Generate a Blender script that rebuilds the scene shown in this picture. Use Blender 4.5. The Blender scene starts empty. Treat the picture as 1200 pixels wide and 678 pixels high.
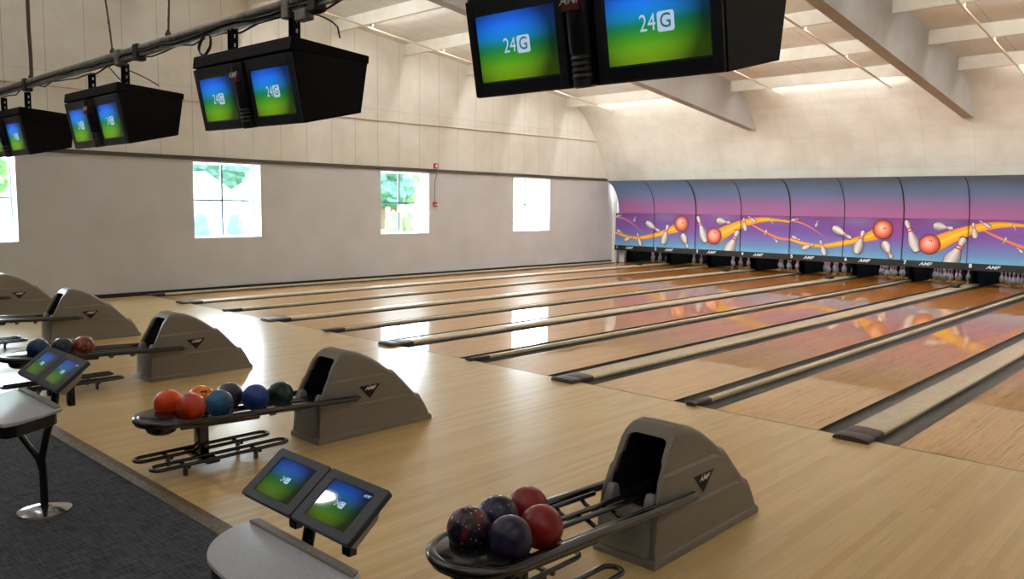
import bpy, bmesh, math, random
from mathutils import Vector, Matrix
random.seed(7)
C = bpy.context.scene.collection
PI = math.pi

# ------------------------------------------------------------------ colour / materials
def lin(c):
    return tuple((v/12.92 if v <= 0.04045 else ((v+0.055)/1.055)**2.4) for v in c)
def rgb(r, g, b):
    return lin((r/255, g/255, b/255)) + (1.0,)

def new_mat(name):
    m = bpy.data.materials.new(name); m.use_nodes = True
    nt = m.node_tree
    return m, nt, nt.nodes['Principled BSDF']

def mat(name, col, rough=0.5, metal=0.0, spec=0.5, coat=0.0, coat_rough=0.05, noise=None, bump=None, emit=None, estr=0):
    m, nt, b = new_mat(name)
    b.inputs['Base Color'].default_value = col
    b.inputs['Roughness'].default_value = rough
    b.inputs['Metallic'].default_value = metal
    b.inputs['Specular IOR Level'].default_value = spec
    b.inputs['Coat Weight'].default_value = coat
    b.inputs['Coat Roughness'].default_value = coat_rough
    if emit is not None:
        b.inputs['Emission Color'].default_value = emit
        b.inputs['Emission Strength'].default_value = estr
    if noise or bump:
        tc = nt.nodes.new('ShaderNodeTexCoord')
    if noise:      # (scale, col2, lo, hi)
        n = nt.nodes.new('ShaderNodeTexNoise'); n.inputs['Scale'].default_value = noise[0]; n.inputs['Detail'].default_value = 5
        nt.links.new(tc.outputs['Object'], n.inputs['Vector'])
        r = nt.nodes.new('ShaderNodeValToRGB')
        r.color_ramp.elements[0].position = noise[2]; r.color_ramp.elements[0].color = col
        r.color_ramp.elements[1].position = noise[3]; r.color_ramp.elements[1].color = noise[1]
        nt.links.new(n.outputs['Fac'], r.inputs['Fac']); nt.links.new(r.outputs['Color'], b.inputs['Base Color'])
    if bump:       # (scale, strength, dist)
        n = nt.nodes.new('ShaderNodeTexNoise'); n.inputs['Scale'].default_value = bump[0]; n.inputs['Detail'].default_value = 4
        nt.links.new(tc.outputs['Object'], n.inputs['Vector'])
        bp = nt.nodes.new('ShaderNodeBump'); bp.inputs['Strength'].default_value = bump[1]; bp.inputs['Distance'].default_value = bump[2]
        nt.links.new(n.outputs['Fac'], bp.inputs['Height']); nt.links.new(bp.outputs['Normal'], b.inputs['Normal'])
    return m

def math_node(nt, op, a, b=None, c=None):
    n = nt.nodes.new('ShaderNodeMath'); n.operation = op
    for i, v in enumerate((a, b, c)):
        if v is None: continue
        if isinstance(v, (int, float)): n.inputs[i].default_value = v
        else: nt.links.new(v, n.inputs[i])
    return n.outputs[0]

def board_mat(name, cols, bw, blen, rough, coat, coat_rough=0.04, grain=0.18, seam=0.35, spec=0.5, dist=0.0, dark_marks=0.0, far_tint=None):
    """wood laid in narrow boards running along Y; colour chosen per board"""
    m, nt, b = new_mat(name)
    tc = nt.nodes.new('ShaderNodeTexCoord'); sx = nt.nodes.new('ShaderNodeSeparateXYZ')
    nt.links.new(tc.outputs['Object'], sx.inputs[0])
    X, Y = sx.outputs['X'], sx.outputs['Y']
    xi = math_node(nt, 'FLOOR', math_node(nt, 'DIVIDE', X, bw))
    wn0 = nt.nodes.new('ShaderNodeTexWhiteNoise'); wn0.noise_dimensions = '1D'; nt.links.new(xi, wn0.inputs['W'])
    yo = math_node(nt, 'MULTIPLY', wn0.outputs['Value'], blen*3.7)
    yi = math_node(nt, 'FLOOR', math_node(nt, 'DIVIDE', math_node(nt, 'ADD', Y, yo), blen))
    cv = nt.nodes.new('ShaderNodeCombineXYZ'); nt.links.new(xi, cv.inputs[0]); nt.links.new(yi, cv.inputs[1])
    wn = nt.nodes.new('ShaderNodeTexWhiteNoise'); wn.noise_dimensions = '2D'; nt.links.new(cv.outputs[0], wn.inputs['Vector'])
    ramp = nt.nodes.new('ShaderNodeValToRGB'); els = ramp.color_ramp.elements
    els[0].color = cols[0]; els[1].color = cols[-1]
    for i, c in enumerate(cols[1:-1]):
        e = els.new((i+1)/(len(cols)-1)); e.color = c
    # grain
    mp = nt.nodes.new('ShaderNodeMapping'); mp.inputs['Scale'].default_value = (60, 1.6, 1)
    off = nt.nodes.new('ShaderNodeVectorMath'); off.operation = 'ADD'
    cv2 = nt.nodes.new('ShaderNodeCombineXYZ'); nt.links.new(math_node(nt, 'MULTIPLY', wn.outputs['Value'], 37.0), cv2.inputs[2])
    nt.links.new(tc.outputs['Object'], mp.inputs[0]); nt.links.new(mp.outputs[0], off.inputs[0]); nt.links.new(cv2.outputs[0], off.inputs[1])
    ns = nt.nodes.new('ShaderNodeTexNoise'); ns.inputs['Scale'].default_value = 1.6; ns.inputs['Detail'].default_value = 6
    nt.links.new(off.outputs[0], ns.inputs['Vector'])
    v = math_node(nt, 'ADD', math_node(nt, 'MULTIPLY', wn.outputs['Value'], 0.55), math_node(nt, 'MULTIPLY', ns.outputs['Fac'], 0.45))
    nt.links.new(v, ramp.inputs['Fac'])
    # darker fine lines at board edges and grain streaks
    fx = math_node(nt, 'FRACT', math_node(nt, 'DIVIDE', X, bw))
    edge = math_node(nt, 'LESS_THAN', fx, 0.07)
    gr = nt.nodes.new('ShaderNodeMapRange'); gr.inputs['From Min'].default_value = 0.52; gr.inputs['From Max'].default_value = 0.72
    nt.links.new(ns.outputs['Fac'], gr.inputs['Value'])
    dk = math_node(nt, 'ADD', math_node(nt, 'MULTIPLY', edge, seam), math_node(nt, 'MULTIPLY', gr.outputs[0], grain))
    if dark_marks:
        mp3 = nt.nodes.new('ShaderNodeMapping'); mp3.inputs['Scale'].default_value = (38, 1.1, 1)
        nt.links.new(tc.outputs['Object'], mp3.inputs[0])
        n3 = nt.nodes.new('ShaderNodeTexNoise'); n3.inputs['Scale'].default_value = 1.0; n3.inputs['Detail'].default_value = 7; n3.inputs['Roughness'].default_value = 0.7
        nt.links.new(mp3.outputs[0], n3.inputs['Vector'])
        g3 = nt.nodes.new('ShaderNodeMapRange'); g3.inputs['From Min'].default_value = 0.57; g3.inputs['From Max'].default_value = 0.66
        nt.links.new(n3.outputs['Fac'], g3.inputs['Value'])
        dk = math_node(nt, 'ADD', dk, math_node(nt, 'MULTIPLY', g3.outputs[0], dark_marks))
    base_out = ramp.outputs['Color']
    if far_tint:  # multiplies the board colour towards orange down the lane
        pr = nt.nodes.new('ShaderNodeMapRange'); pr.interpolation_type = 'SMOOTHSTEP'; pr.inputs['From Min'].default_value = 3.0; pr.inputs['From Max'].default_value = 15.0
        nt.links.new(Y, pr.inputs['Value'])
        pm_ = nt.nodes.new('ShaderNodeMix'); pm_.data_type = 'RGBA'; pm_.blend_type = 'MULTIPLY'; pm_.inputs[7].default_value = far_tint
        nt.links.new(pr.outputs[0], pm_.inputs[0]); nt.links.new(base_out, pm_.inputs[6]); base_out = pm_.outputs[2]
    mx = nt.nodes.new('ShaderNodeMix'); mx.data_type = 'RGBA'; mx.blend_type = 'MULTIPLY'
    mx.inputs[7].default_value = (0.33, 0.24, 0.15, 1)
    cl = math_node(nt, 'MINIMUM', dk, 1.0)
    nt.links.new(cl, mx.inputs[0]); nt.links.new(base_out, mx.inputs[6])
    nt.links.new(mx.outputs[2], b.inputs['Base Color'])
    b.inputs['Roughness'].default_value = rough
    b.inputs['Specular IOR Level'].default_value = spec
    b.inputs['Coat Weight'].default_value = coat; b.inputs['Coat Roughness'].default_value = coat_rough
    # very slight waviness of the lacquer
    n2 = nt.nodes.new('ShaderNodeTexNoise'); n2.inputs['Scale'].default_value = 7; n2.inputs['Detail'].default_value = 3
    nt.links.new(tc.outputs['Object'], n2.inputs['Vector'])
    bp = nt.nodes.new('ShaderNodeBump'); bp.inputs['Strength'].default_value = 0.06 + dist; bp.inputs['Distance'].default_value = 0.004
    nt.links.new(n2.outputs['Fac'], bp.inputs['Height']); nt.links.new(bp.outputs['Normal'], b.inputs['Coat Normal'])
    nt.links.new(bp.outputs['Normal'], b.inputs['Normal'])
    return m

def panel_mat(name, col, col2, seam_col, axis, pitch, hpitch, haxis='Z', rough=0.85):
    """painted wallboard: large blotches, joints every <pitch> along axis and every <hpitch> along haxis"""
    m, nt, b = new_mat(name)
    tc = nt.nodes.new('ShaderNodeTexCoord'); sx = nt.nodes.new('ShaderNodeSeparateXYZ')
    nt.links.new(tc.outputs['Object'], sx.inputs[0])
    ns = nt.nodes.new('ShaderNodeTexNoise'); ns.inputs['Scale'].default_value = 1.1; ns.inputs['Detail'].default_value = 8; ns.inputs['Roughness'].default_value = 0.62
    nt.links.new(tc.outputs['Object'], ns.inputs['Vector'])
    r = nt.nodes.new('ShaderNodeValToRGB'); r.color_ramp.elements[0].position = 0.32; r.color_ramp.elements[1].position = 0.68
    r.color_ramp.elements[0].color = col2; r.color_ramp.elements[1].color = col
    nt.links.new(ns.outputs['Fac'], r.inputs['Fac'])
    # per-panel tint
    A = math_node(nt, 'DIVIDE', sx.outputs[axis], pitch)
    H = math_node(nt, 'DIVIDE', sx.outputs[haxis], hpitch)
    cv = nt.nodes.new('ShaderNodeCombineXYZ'); nt.links.new(math_node(nt, 'FLOOR', A), cv.inputs[0]); nt.links.new(math_node(nt, 'FLOOR', H), cv.inputs[1])
    wn = nt.nodes.new('ShaderNodeTexWhiteNoise'); wn.noise_dimensions = '2D'; nt.links.new(cv.outputs[0], wn.inputs['Vector'])
    sa = math_node(nt, 'LESS_THAN', math_node(nt, 'ABSOLUTE', math_node(nt, 'SUBTRACT', math_node(nt, 'FRACT', A), 0.5)), 0.006/pitch)
    sh = math_node(nt, 'LESS_THAN', math_node(nt, 'ABSOLUTE', math_node(nt, 'SUBTRACT', math_node(nt, 'FRACT', H), 0.5)), 0.006/hpitch)
    s = math_node(nt, 'MULTIPLY', math_node(nt, 'MINIMUM', math_node(nt, 'ADD', sa, math_node(nt, 'MULTIPLY', sh, 0.5)), 1.0), 0.7)
    t = nt.nodes.new('ShaderNodeMix'); t.data_type = 'RGBA'; t.blend_type = 'MULTIPLY'
    nt.links.new(math_node(nt, 'MULTIPLY', wn.outputs['Value'], 0.10), t.inputs[0]); nt.links.new(r.outputs[0], t.inputs[6]); t.inputs[7].default_value = (.6, .55, .5, 1)
    mx = nt.nodes.new('ShaderNodeMix'); mx.data_type = 'RGBA'
    nt.links.new(s, mx.inputs[0]); nt.links.new(t.outputs[2], mx.inputs[6]); mx.inputs[7].default_value = seam_col
    nt.links.new(mx.outputs[2], b.inputs['Base Color'])
    b.inputs['Roughness'].default_value = rough; b.inputs['Specular IOR Level'].default_value = 0.25
    return m

def attr_mat(name, rough=0.35, spec=0.4, emit=0.0):
    m, nt, b = new_mat(name)
    a = nt.nodes.new('ShaderNodeAttribute'); a.attribute_name = 'Col'
    if emit:
        b.inputs['Base Color'].default_value = (0.01, 0.01, 0.01, 1)
        nt.links.new(a.outputs['Color'], b.inputs['Emission Color']); b.inputs['Emission Strength'].default_value = emit
    else:
        nt.links.new(a.outputs['Color'], b.inputs['Base Color'])
    b.inputs['Roughness'].default_value = rough; b.inputs['Specular IOR Level'].default_value = spec
    return m

def carpet_mat():
    m, nt, b = new_mat('carpet')
    tc = nt.nodes.new('ShaderNodeTexCoord')
    def streak(sc, rot):
        mp = nt.nodes.new('ShaderNodeMapping'); mp.inputs['Scale'].default_value = sc; mp.inputs['Rotation'].default_value = (0, 0, rot)
        nt.links.new(tc.outputs['Object'], mp.inputs[0])
        n = nt.nodes.new('ShaderNodeTexNoise'); n.inputs['Scale'].default_value = 1; n.inputs['Detail'].default_value = 6; n.inputs['Roughness'].default_value = .7
        nt.links.new(mp.outputs[0], n.inputs['Vector']); return n.outputs['Fac']
    v = math_node(nt, 'ADD', math_node(nt, 'MULTIPLY', streak((6, 90, 1), 0.1), .5), math_node(nt, 'MULTIPLY', streak((70, 5, 1), 0.05), .5))
    r = nt.nodes.new('ShaderNodeValToRGB')
    r.color_ramp.elements[0].position = .38; r.color_ramp.elements[0].color = rgb(42, 43, 47)
    r.color_ramp.elements[1].position = .62; r.color_ramp.elements[1].color = rgb(106, 107, 114)
    nt.links.new(v, r.inputs['Fac']); nt.links.new(r.outputs[0], b.inputs['Base Color'])
    b.inputs['Roughness'].default_value = .95; b.inputs['Specular IOR Level'].default_value = .1
    bp = nt.nodes.new('ShaderNodeBump'); bp.inputs['Strength'].default_value = .5; bp.inputs['Distance'].default_value = .004
    nt.links.new(v, bp.inputs['Height']); nt.links.new(bp.outputs[0], b.inputs['Normal'])
    return m

def ball_mat(name, c1, c2, scale=6, lo=.4, hi=.62, speck=None):
    m, nt, b = new_mat(name)
    tc = nt.nodes.new('ShaderNodeTexCoord')
    n = nt.nodes.new('ShaderNodeTexNoise'); n.inputs['Scale'].default_value = scale; n.inputs['Detail'].default_value = 6; n.inputs['Distortion'].default_value = 1.6
    nt.links.new(tc.outputs['Object'], n.inputs['Vector'])
    r = nt.nodes.new('ShaderNodeValToRGB')
    r.color_ramp.elements[0].position = lo; r.color_ramp.elements[0].color = c1
    r.color_ramp.elements[1].position = hi; r.color_ramp.elements[1].color = c2
    nt.links.new(n.outputs['Fac'], r.inputs['Fac']); out = r.outputs[0]
    if speck:
        vo = nt.nodes.new('ShaderNodeTexVoronoi'); vo.inputs['Scale'].default_value = 34
        nt.links.new(tc.outputs['Object'], vo.inputs['Vector'])
        lt = math_node(nt, 'LESS_THAN', vo.outputs['Distance'], .16)
        mx = nt.nodes.new('ShaderNodeMix'); mx.data_type = 'RGBA'; nt.links.new(lt, mx.inputs[0])
        nt.links.new(out, mx.inputs[6]); mx.inputs[7].default_value = speck; out = mx.outputs[2]
    nt.links.new(out, b.inputs['Base Color'])
    b.inputs['Roughness'].default_value = .5; b.inputs['Specular IOR Level'].default_value = .15; b.inputs['Coat Weight'].default_value = .7; b.inputs['Coat Roughness'].default_value = .03
    return m

M = {}
M['wall_low'] = mat('wall_low_paint', rgb(206, 207, 209), .75, spec=.3, noise=(1.3, rgb(200, 200, 200), .35, .65))
M['wall_up'] = panel_mat('wallboard', rgb(234, 232, 224), rgb(218, 214, 203), rgb(160, 152, 138), 'Y', .735, 3.05)
M['wall_far'] = panel_mat('curved_board', rgb(234, 231, 222), rgb(216, 211, 199), rgb(202, 194, 178), 'X', 1.22, 0.72)
M['ceil'] = panel_mat('ceiling_board', rgb(240, 242, 240), rgb(226, 226, 222), rgb(150, 140, 124), 'X', 1.22, 30.0, 'Y')
M['joist'] = mat('joist_paint', rgb(238, 234, 224), .7, spec=.3, noise=(3, rgb(228, 222, 208), .35, .65))
M['beam'] = mat('beam_paint', rgb(172, 170, 168), .6, spec=.35, noise=(1.5, rgb(164, 161, 157), .35, .65))
M['dark_trim'] = mat('dark_trim', rgb(74, 68, 60), .5)
M['white_frame'] = mat('white_frame', rgb(240, 242, 244), .35)
M['grey_frame'] = mat('mullion', rgb(112, 120, 134), .4)
M['black_rubber'] = mat('black_rubber', rgb(26, 25, 26), .45)
M['black_base'] = mat('black_base', rgb(20, 20, 21), .5)
M['carpet'] = carpet_mat()
M['approach'] = board_mat('approach_wood', [rgb(202, 164, 104), rgb(216, 180, 118), rgb(226, 194, 135), rgb(210, 172, 110)], .052, 1.6, .32, .5, .14, grain=.16, seam=.18, dist=.04)
M['lane'] = board_mat('lane_wood', [rgb(184, 130, 56), rgb(202, 150, 72), rgb(212, 164, 86), rgb(190, 136, 60)], .027, 2.4, .35, .8, .016, spec=.15, dist=-.045, grain=.55, seam=.42, dark_marks=.9, far_tint=(.86, .56, .18, 1))
M['edge_trim'] = mat('edge_trim', rgb(120, 98, 72), .4, noise=(20, rgb(98, 78, 56), .4, .6))
M['gutter'] = mat('gutter_plastic', rgb(78, 78, 70), .35, spec=.5, noise=(9, rgb(62, 62, 56), .35, .65))
M['cap'] = mat('capping', rgb(216, 200, 166), .3, coat=.3, noise=(14, rgb(204, 186, 150), .4, .6))
M['cap_end'] = mat('cap_end_rubber', rgb(66, 58, 56), .4)
M['black_plastic'] = mat('black_plastic', rgb(14, 15, 18), .38, spec=.4)
M['black_side'] = mat('black_cabinet', rgb(5, 5, 6), .55, spec=.15)
M['gloss_black'] = mat('gloss_black', rgb(16, 16, 18), .16, spec=.6)
M['tube_black'] = mat('tube_black', rgb(18, 17, 20), .2, spec=.7, coat=.3)
M['rail_black'] = mat('rail_black', rgb(24, 24, 40), .18, spec=.7, coat=.4)
M['hood'] = mat('hood_plastic', rgb(134, 126, 112), .4, spec=.5, noise=(2.2, rgb(125, 115, 100), .3, .7), bump=(180, .06, .001))
M['hood_panel'] = mat('hood_front_plastic', rgb(132, 130, 126), .42)
M['cavity'] = mat('cavity_black', rgb(10, 10, 12), .7)
M['badge_white'] = mat('badge_white', rgb(235, 235, 235), .4)
M['badge_red'] = mat('badge_red', rgb(190, 40, 30), .4)
M['strip_white'] = mat('print_white', rgb(235, 235, 235), .5)
M['galv'] = mat('galvanised', rgb(150, 148, 142), .4, metal=.35, noise=(12, rgb(112, 108, 100), .35, .65))
M['cable'] = mat('cable', rgb(38, 34, 30), .55)
M['tape'] = mat('dark_wrap', rgb(40, 38, 36), .6)
M['wire'] = mat('steel_wire', rgb(92, 82, 70), .5, metal=.4)
M['conduit'] = mat('painted_conduit', rgb(214, 202, 180), .6)
M['pipe_cream'] = mat('painted_pipe', rgb(222, 212, 192), .5)
M['red'] = mat('alarm_red', rgb(176, 26, 30), .4)
M['desk'] = mat('desk_laminate', rgb(200, 200, 208), .35, spec=.5, noise=(160, rgb(188, 188, 196), .45, .55))
M['desk_back'] = mat('desk_rear_strip', rgb(142, 136, 128), .5, noise=(60, rgb(130, 124, 114), .4, .6))
M['bezel'] = mat('console_bezel', rgb(50, 54, 64), .42, spec=.45)
M['mon_bezel'] = mat('monitor_bezel', rgb(22, 25, 32), .3, spec=.5)
M['beige_plastic'] = mat('beige_housing', rgb(168, 156, 134), .5)
M['chrome'] = mat('chrome', rgb(190, 190, 196), .14, metal=1.0)
M['pin'] = mat('pin_shaded', rgb(118, 118, 120), .35, coat=.3)  # white pins greyed, the pit's shade is put into their colour
M['pin_red'] = mat('pin_red', rgb(190, 34, 34), .3)
M['pit'] = mat('pit_black', rgb(9, 9, 10), .85, spec=.1)
M['print'] = attr_mat('printed_board', .42, .35)
M['mask_upper'] = attr_mat('printed_upper', .5, .3)
M['tube_light'] = mat('lit_tube', (1, 1, 1, 1), .5, emit=(1.0, .985, .955, 1), estr=100)
M['lamp_glow'] = mat('lamp_glow', (1, 1, 1, 1), .5, emit=(1.0, .98, .95, 1), estr=70)
M['tube_light_dim'] = mat('lit_tube_dim', (1, 1, 1, 1), .5, emit=(1.0, .985, .955, 1), estr=20)
M['screen'] = attr_mat('lit_screen', .03, .5, emit=1.0)
M['screen_logo'] = mat('lit_logo', rgb(60, 60, 70), .3, emit=rgb(190, 212, 238), estr=.8)
M['grass'] = mat('lawn', rgb(120, 150, 70), .9, noise=(2, rgb(90, 125, 60), .3, .7))
M['asphalt'] = mat('paving', rgb(190, 190, 188), .9)
M['siding'] = mat('white_siding', rgb(236, 238, 240), .7)
M['shingle'] = mat('roof_shingle', rgb(190, 194, 200), .8)
M['house_glass'] = mat('house_window', rgb(70, 84, 100), .2)
M['leaf1'] = mat('leaf_green', rgb(92, 128, 62), .7, noise=(1.5, rgb(60, 96, 60), .4, .6))
M['leaf2'] = mat('leaf_blue_green', rgb(66, 104, 92), .7, noise=(1.5, rgb(50, 80, 72), .4, .6))
M['bark'] = mat('bark', rgb(86, 70, 56), .9)
M['car'] = mat('car_paint', rgb(200, 205, 215), .25)
M['tyre'] = mat('tyre', rgb(25, 25, 27), .7)

def glass_mat():
    m = bpy.data.materials.new('window_glass'); m.use_nodes = True; nt = m.node_tree
    nt.nodes.clear()
    o = nt.nodes.new('ShaderNodeOutputMaterial'); mx = nt.nodes.new('ShaderNodeMixShader')
    t = nt.nodes.new('ShaderNodeBsdfTransparent'); g = nt.nodes.new('ShaderNodeBsdfGlossy'); g.inputs['Roughness'].default_value = .02
    t.inputs['Color'].default_value = (.95, .98, .97, 1)
    mx.inputs[0].default_value = .05
    nt.links.new(t.outputs[0], mx.inputs[1]); nt.links.new(g.outputs[0], mx.inputs[2])
    nt.links.new(mx.outputs[0], o.inputs['Surface'])
    return m
M['glass'] = glass_mat()

# ------------------------------------------------------------------ mesh builder
class MB:
    def __init__(s): s.v = []; s.f = []; s.m = []; s.c = []     # c = colour per vertex
    def vert(s, p, col=(1, 1, 1, 1)): s.v.append(tuple(p)); s.c.append(col); return len(s.v)-1
    def face(s, idx, m=0): s.f.append(tuple(idx)); s.m.append(m)
    def poly(s, pts, m=0, col=(1, 1, 1, 1)):
        s.face([s.vert(p, col) for p in pts], m)
    def box(s, x0, x1, y0, y1, z0, z1, m=0, bevel=0.0, seg=2):
        bm = bmesh.new(); bmesh.ops.create_cube(bm, size=1)
        for v in bm.verts:
            v.co = Vector(((x0+x1)/2+v.co.x*(x1-x0), (y0+y1)/2+v.co.y*(y1-y0), (z0+z1)/2+v.co.z*(z1-z0)))
        if bevel: bmesh.ops.bevel(bm, geom=list(bm.edges), offset=bevel, segments=seg, profile=.5, affect='EDGES')
        s.add_bm(bm, m); return s
    def add_bm(s, bm, m=0, mtx=None):
        bm.verts.index_update(); o = len(s.v)
        for v in bm.verts:
            s.vert(mtx @ v.co if mtx else v.co)
        for f in bm.faces: s.face([o+v.index for v in f.verts], m)
        bm.free()
    def prism(s, pts, x0, x1, m=0, axis='x', bevel=0.0, seg=2):
        """pts = outline in the two other axes (y,z)/(x,z)/(x,y)"""
        bm = bmesh.new()
        def P(a, b, t):
            return {'x': (t, a, b), 'y': (a, t, b), 'z': (a, b, t)}[axis]
        A = [bm.verts.new(P(a, b, x0)) for a, b in pts]; B = [bm.verts.new(P(a, b, x1)) for a, b in pts]
        bm.faces.new(A); bm.faces.new(B[::-1])
        n = len(pts)
        for i in range(n): bm.faces.new((A[i], B[i], B[(i+1) % n], A[(i+1) % n]))
        bmesh.ops.recalc_face_normals(bm, faces=list(bm.faces))
        if bevel: bmesh.ops.bevel(bm, geom=list(bm.edges), offset=bevel, segments=seg, profile=.5, affect='EDGES')
        s.add_bm(bm, m); return s
    def tube(s, path, r, n=10, m=0, closed=False, flat=1.0):
        path = [Vector(p) for p in path]; N = len(path); rings = []; up = None
        for i, p in enumerate(path):
            if closed: d = (path[(i+1) % N]-path[i-1]).normalized()
            else: d = (path[min(i+1, N-1)]-path[max(i-1, 0)]).normalized()
            if up is None:
                up = Vector((0, 0, 1)) if abs(d.z) < .9 else Vector((0, 1, 0))
            up = (up-d*up.dot(d)).normalized(); sd = d.cross(up)
            rr = r[i] if isinstance(r, (list, tuple)) else r
            rings.append([s.vert(p+sd*math.cos(2*PI*k/n)*rr+up*math.sin(2*PI*k/n)*rr*flat) for k in range(n)])
        for i in range(N if closed else N-1):
            a, b = rings[i], rings[(i+1) % N]
            for k in range(n): s.face((a[k], a[(k+1) % n], b[(k+1) % n], b[k]), m)
        if not closed:
            s.face(rings[0][::-1], m); s.face(rings[-1], m)
        return s
    def lathe(s, prof, n=24, c=(0, 0, 0), mats=None, m=0):
        rings = [[s.vert((c[0]+r*math.cos(2*PI*k/n), c[1]+r*math.sin(2*PI*k/n), c[2]+z)) for k in range(n)] for r, z in prof]
        for i in range(len(rings)-1):
            mm = mats[i] if mats else m
            for k in range(n): s.face((rings[i][k], rings[i][(k+1) % n], rings[i+1][(k+1) % n], rings[i+1][k]), mm)
        s.face(rings[0][::-1], mats[0] if mats else m); s.face(rings[-1], mats[-1] if mats else m)
        return s
    def ball(s, c, rx, ry=None, rz=None, m=0, sub=3):
        bm = bmesh.new(); bmesh.ops.create_icosphere(bm, subdivisions=sub, radius=1)
        s.add_bm(bm, m, Matrix.Translation(c) @ Matrix.Diagonal((rx, ry or rx, rz or rx, 1))); return s
    def text(s, body, size, mtx, m=0, shear=0.0, bold=0.0, depth=0.0, sx=1.0):
        cu = bpy.data.curves.new('t', 'FONT'); cu.body = body; cu.size = size; cu.align_x = 'CENTER'; cu.align_y = 'CENTER'
        cu.shear = shear; cu.offset = bold; cu.resolution_u = 3; cu.extrude = depth
        ob = bpy.data.objects.new('t', cu); C.objects.link(ob)
        dg = bpy.context.evaluated_depsgraph_get(); me = bpy.data.meshes.new_from_object(ob.evaluated_get(dg))
        o = len(s.v); Mx = mtx @ Matrix.Diagonal((sx, 1, 1, 1))
        for v in me.vertices: s.vert(Mx @ v.co)
        for p in me.polygons: s.face([o+i for i in p.vertices], m)
        bpy.data.objects.remove(ob); bpy.data.curves.remove(cu); bpy.data.meshes.remove(me)
        return s
    def build(s, name, mats, parent=None, loc=(0, 0, 0), rot=None, smooth=None, colors=False, label=None):
        me = bpy.data.meshes.new(name); me.from_pydata(s.v, [], s.f)
        if not isinstance(mats, (list, tuple)): mats = [mats]
        for mm in mats: me.materials.append(M[mm] if isinstance(mm, str) else mm)
        me.polygons.foreach_set('material_index', s.m)
        if colors:
            a = me.color_attributes.new('Col', 'FLOAT_COLOR', 'POINT')
            for i, c in enumerate(s.c): a.data[i].color = c
        me.update(); me.validate()
        if smooth is not None:
            for p in me.polygons: p.use_smooth = True
            me.set_sharp_from_angle(angle=math.radians(smooth))
        o = bpy.data.objects.new(name, me); C.objects.link(o); o.location = loc
        if rot: o.rotation_euler = rot
        if parent: o.parent = parent
        if label: o['label'] = label
        return o

def tag(o, label=None, cat=None, group=None, kind=None):
    if label: o['label'] = label
    if cat: o['category'] = cat
    if group: o['group'] = group
    if kind: o['kind'] = kind
    return o
def struct(o): o['kind'] = 'structure'; return o
def empty(name, loc=(0, 0, 0), rz=0.0, label=None, cat=None, group=None):
    o = bpy.data.objects.new(name, None); C.objects.link(o); o.location = loc; o.rotation_euler = (0, 0, rz); o.empty_display_size = .1
    return tag(o, label, cat, group)
def copy_tree(o, parent=None):
    c = o.copy(); C.objects.link(c); c.parent = parent
    for ch in list(o.children): copy_tree(ch, c)
    return c

# ------------------------------------------------------------------ dimensions (metres)
LW, G = 1.0541, .235
WC, NC = .2488, .0375
def lane_l(n):
    x = 0
    for i in range(1, n): x += LW+2*G+(WC if i % 2 == 1 else NC)
    return x
XW = -.433            # inner face of the window wall
XR = 30.0
YB = -16.0
def ceil_z(y): return 6.67-.105*(y-4.835) if y > -7 else 6.67-.105*(-7-4.835)+.105*(y+7)
PROF = [(14.30, ceil_z(14.3)), (14.60, 5.58), (14.86, 5.42), (15.12, 5.22), (15.40, 4.97), (15.66, 4.70), (15.90, 4.40), (16.10, 4.10), (16.27, 3.80), (16.42, 3.50), (16.55, 3.22), (16.64, 2.96)]
YM = 17.0

# ------------------------------------------------------------------ setting
b = MB(); b.box(XW, XR, YB, -5.01, -.10, -.03); struct(b.build('floor', 'carpet'))
b = MB(); b.box(XW, XR, -4.93, 0.0, -.10, 0); struct(b.build('approach_floor', 'approach'))
b = MB(); b.prism([(-5.02, -.03), (-5.02, -.022), (-4.975, -.001), (-4.93, .003), (-4.925, .003), (-4.925, -.03)], XW, XR, 0); struct(b.build('trim_1', 'edge_trim'))
b = MB(); b.box(XW, XR, 0, 22, -.18, -.10); struct(b.build('subfloor', 'pit'))
# foul line: thin dark joint
b = MB(); b.box(0, 26, -.006, .006, -.01, .0012); struct(b.build('trim_2', 'dark_trim'))

WINS = [(-4.22, -2.45), (1.075, 2.75), (6.335, 8.085), (11.65, 13.45)]
WZ0, WZ1 = 1.22, 2.945
T = .36
b = MB()
ys = [YB]+[v for w in WINS for v in w]+[18.0]
for i in range(0, len(ys), 2): b.box(XW-T, XW, ys[i], ys[i+1], -.10, 3.02)
for y0, y1 in WINS:
    b.box(XW-T, XW, y0, y1, -.10, WZ0); b.box(XW-T, XW, y0, y1, WZ1, 3.02)
struct(b.build('wall_left', 'wall_low'))
out = [(YB, 3.02), (17.2, 3.02), (16.64, 3.02)]+PROF[::-1][1:]+[(-7, ceil_z(-7)), (YB, ceil_z(YB))]
out = [(YB, 3.02), (16.62, 3.02)]+PROF[::-1][1:]+[(-7, ceil_z(-7)), (YB, ceil_z(YB))]
b = MB(); b.prism(out, XW-T, XW, 0); struct(b.build('wall_left_upper', 'wall_up'))
b = MB(); b.box(XW, XW+.05, YB, 16.62, 2.985, 3.035); b.box(XW, XW+.025, YB, 16.62, 3.035, 3.065, 1); struct(b.build('trim_3', ['dark_trim', 'gutter']))
b = MB(); b.box(XW, XW+.025, YB, 17.0, 0, .085); struct(b.build('baseboard_left', 'black_base'))

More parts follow.
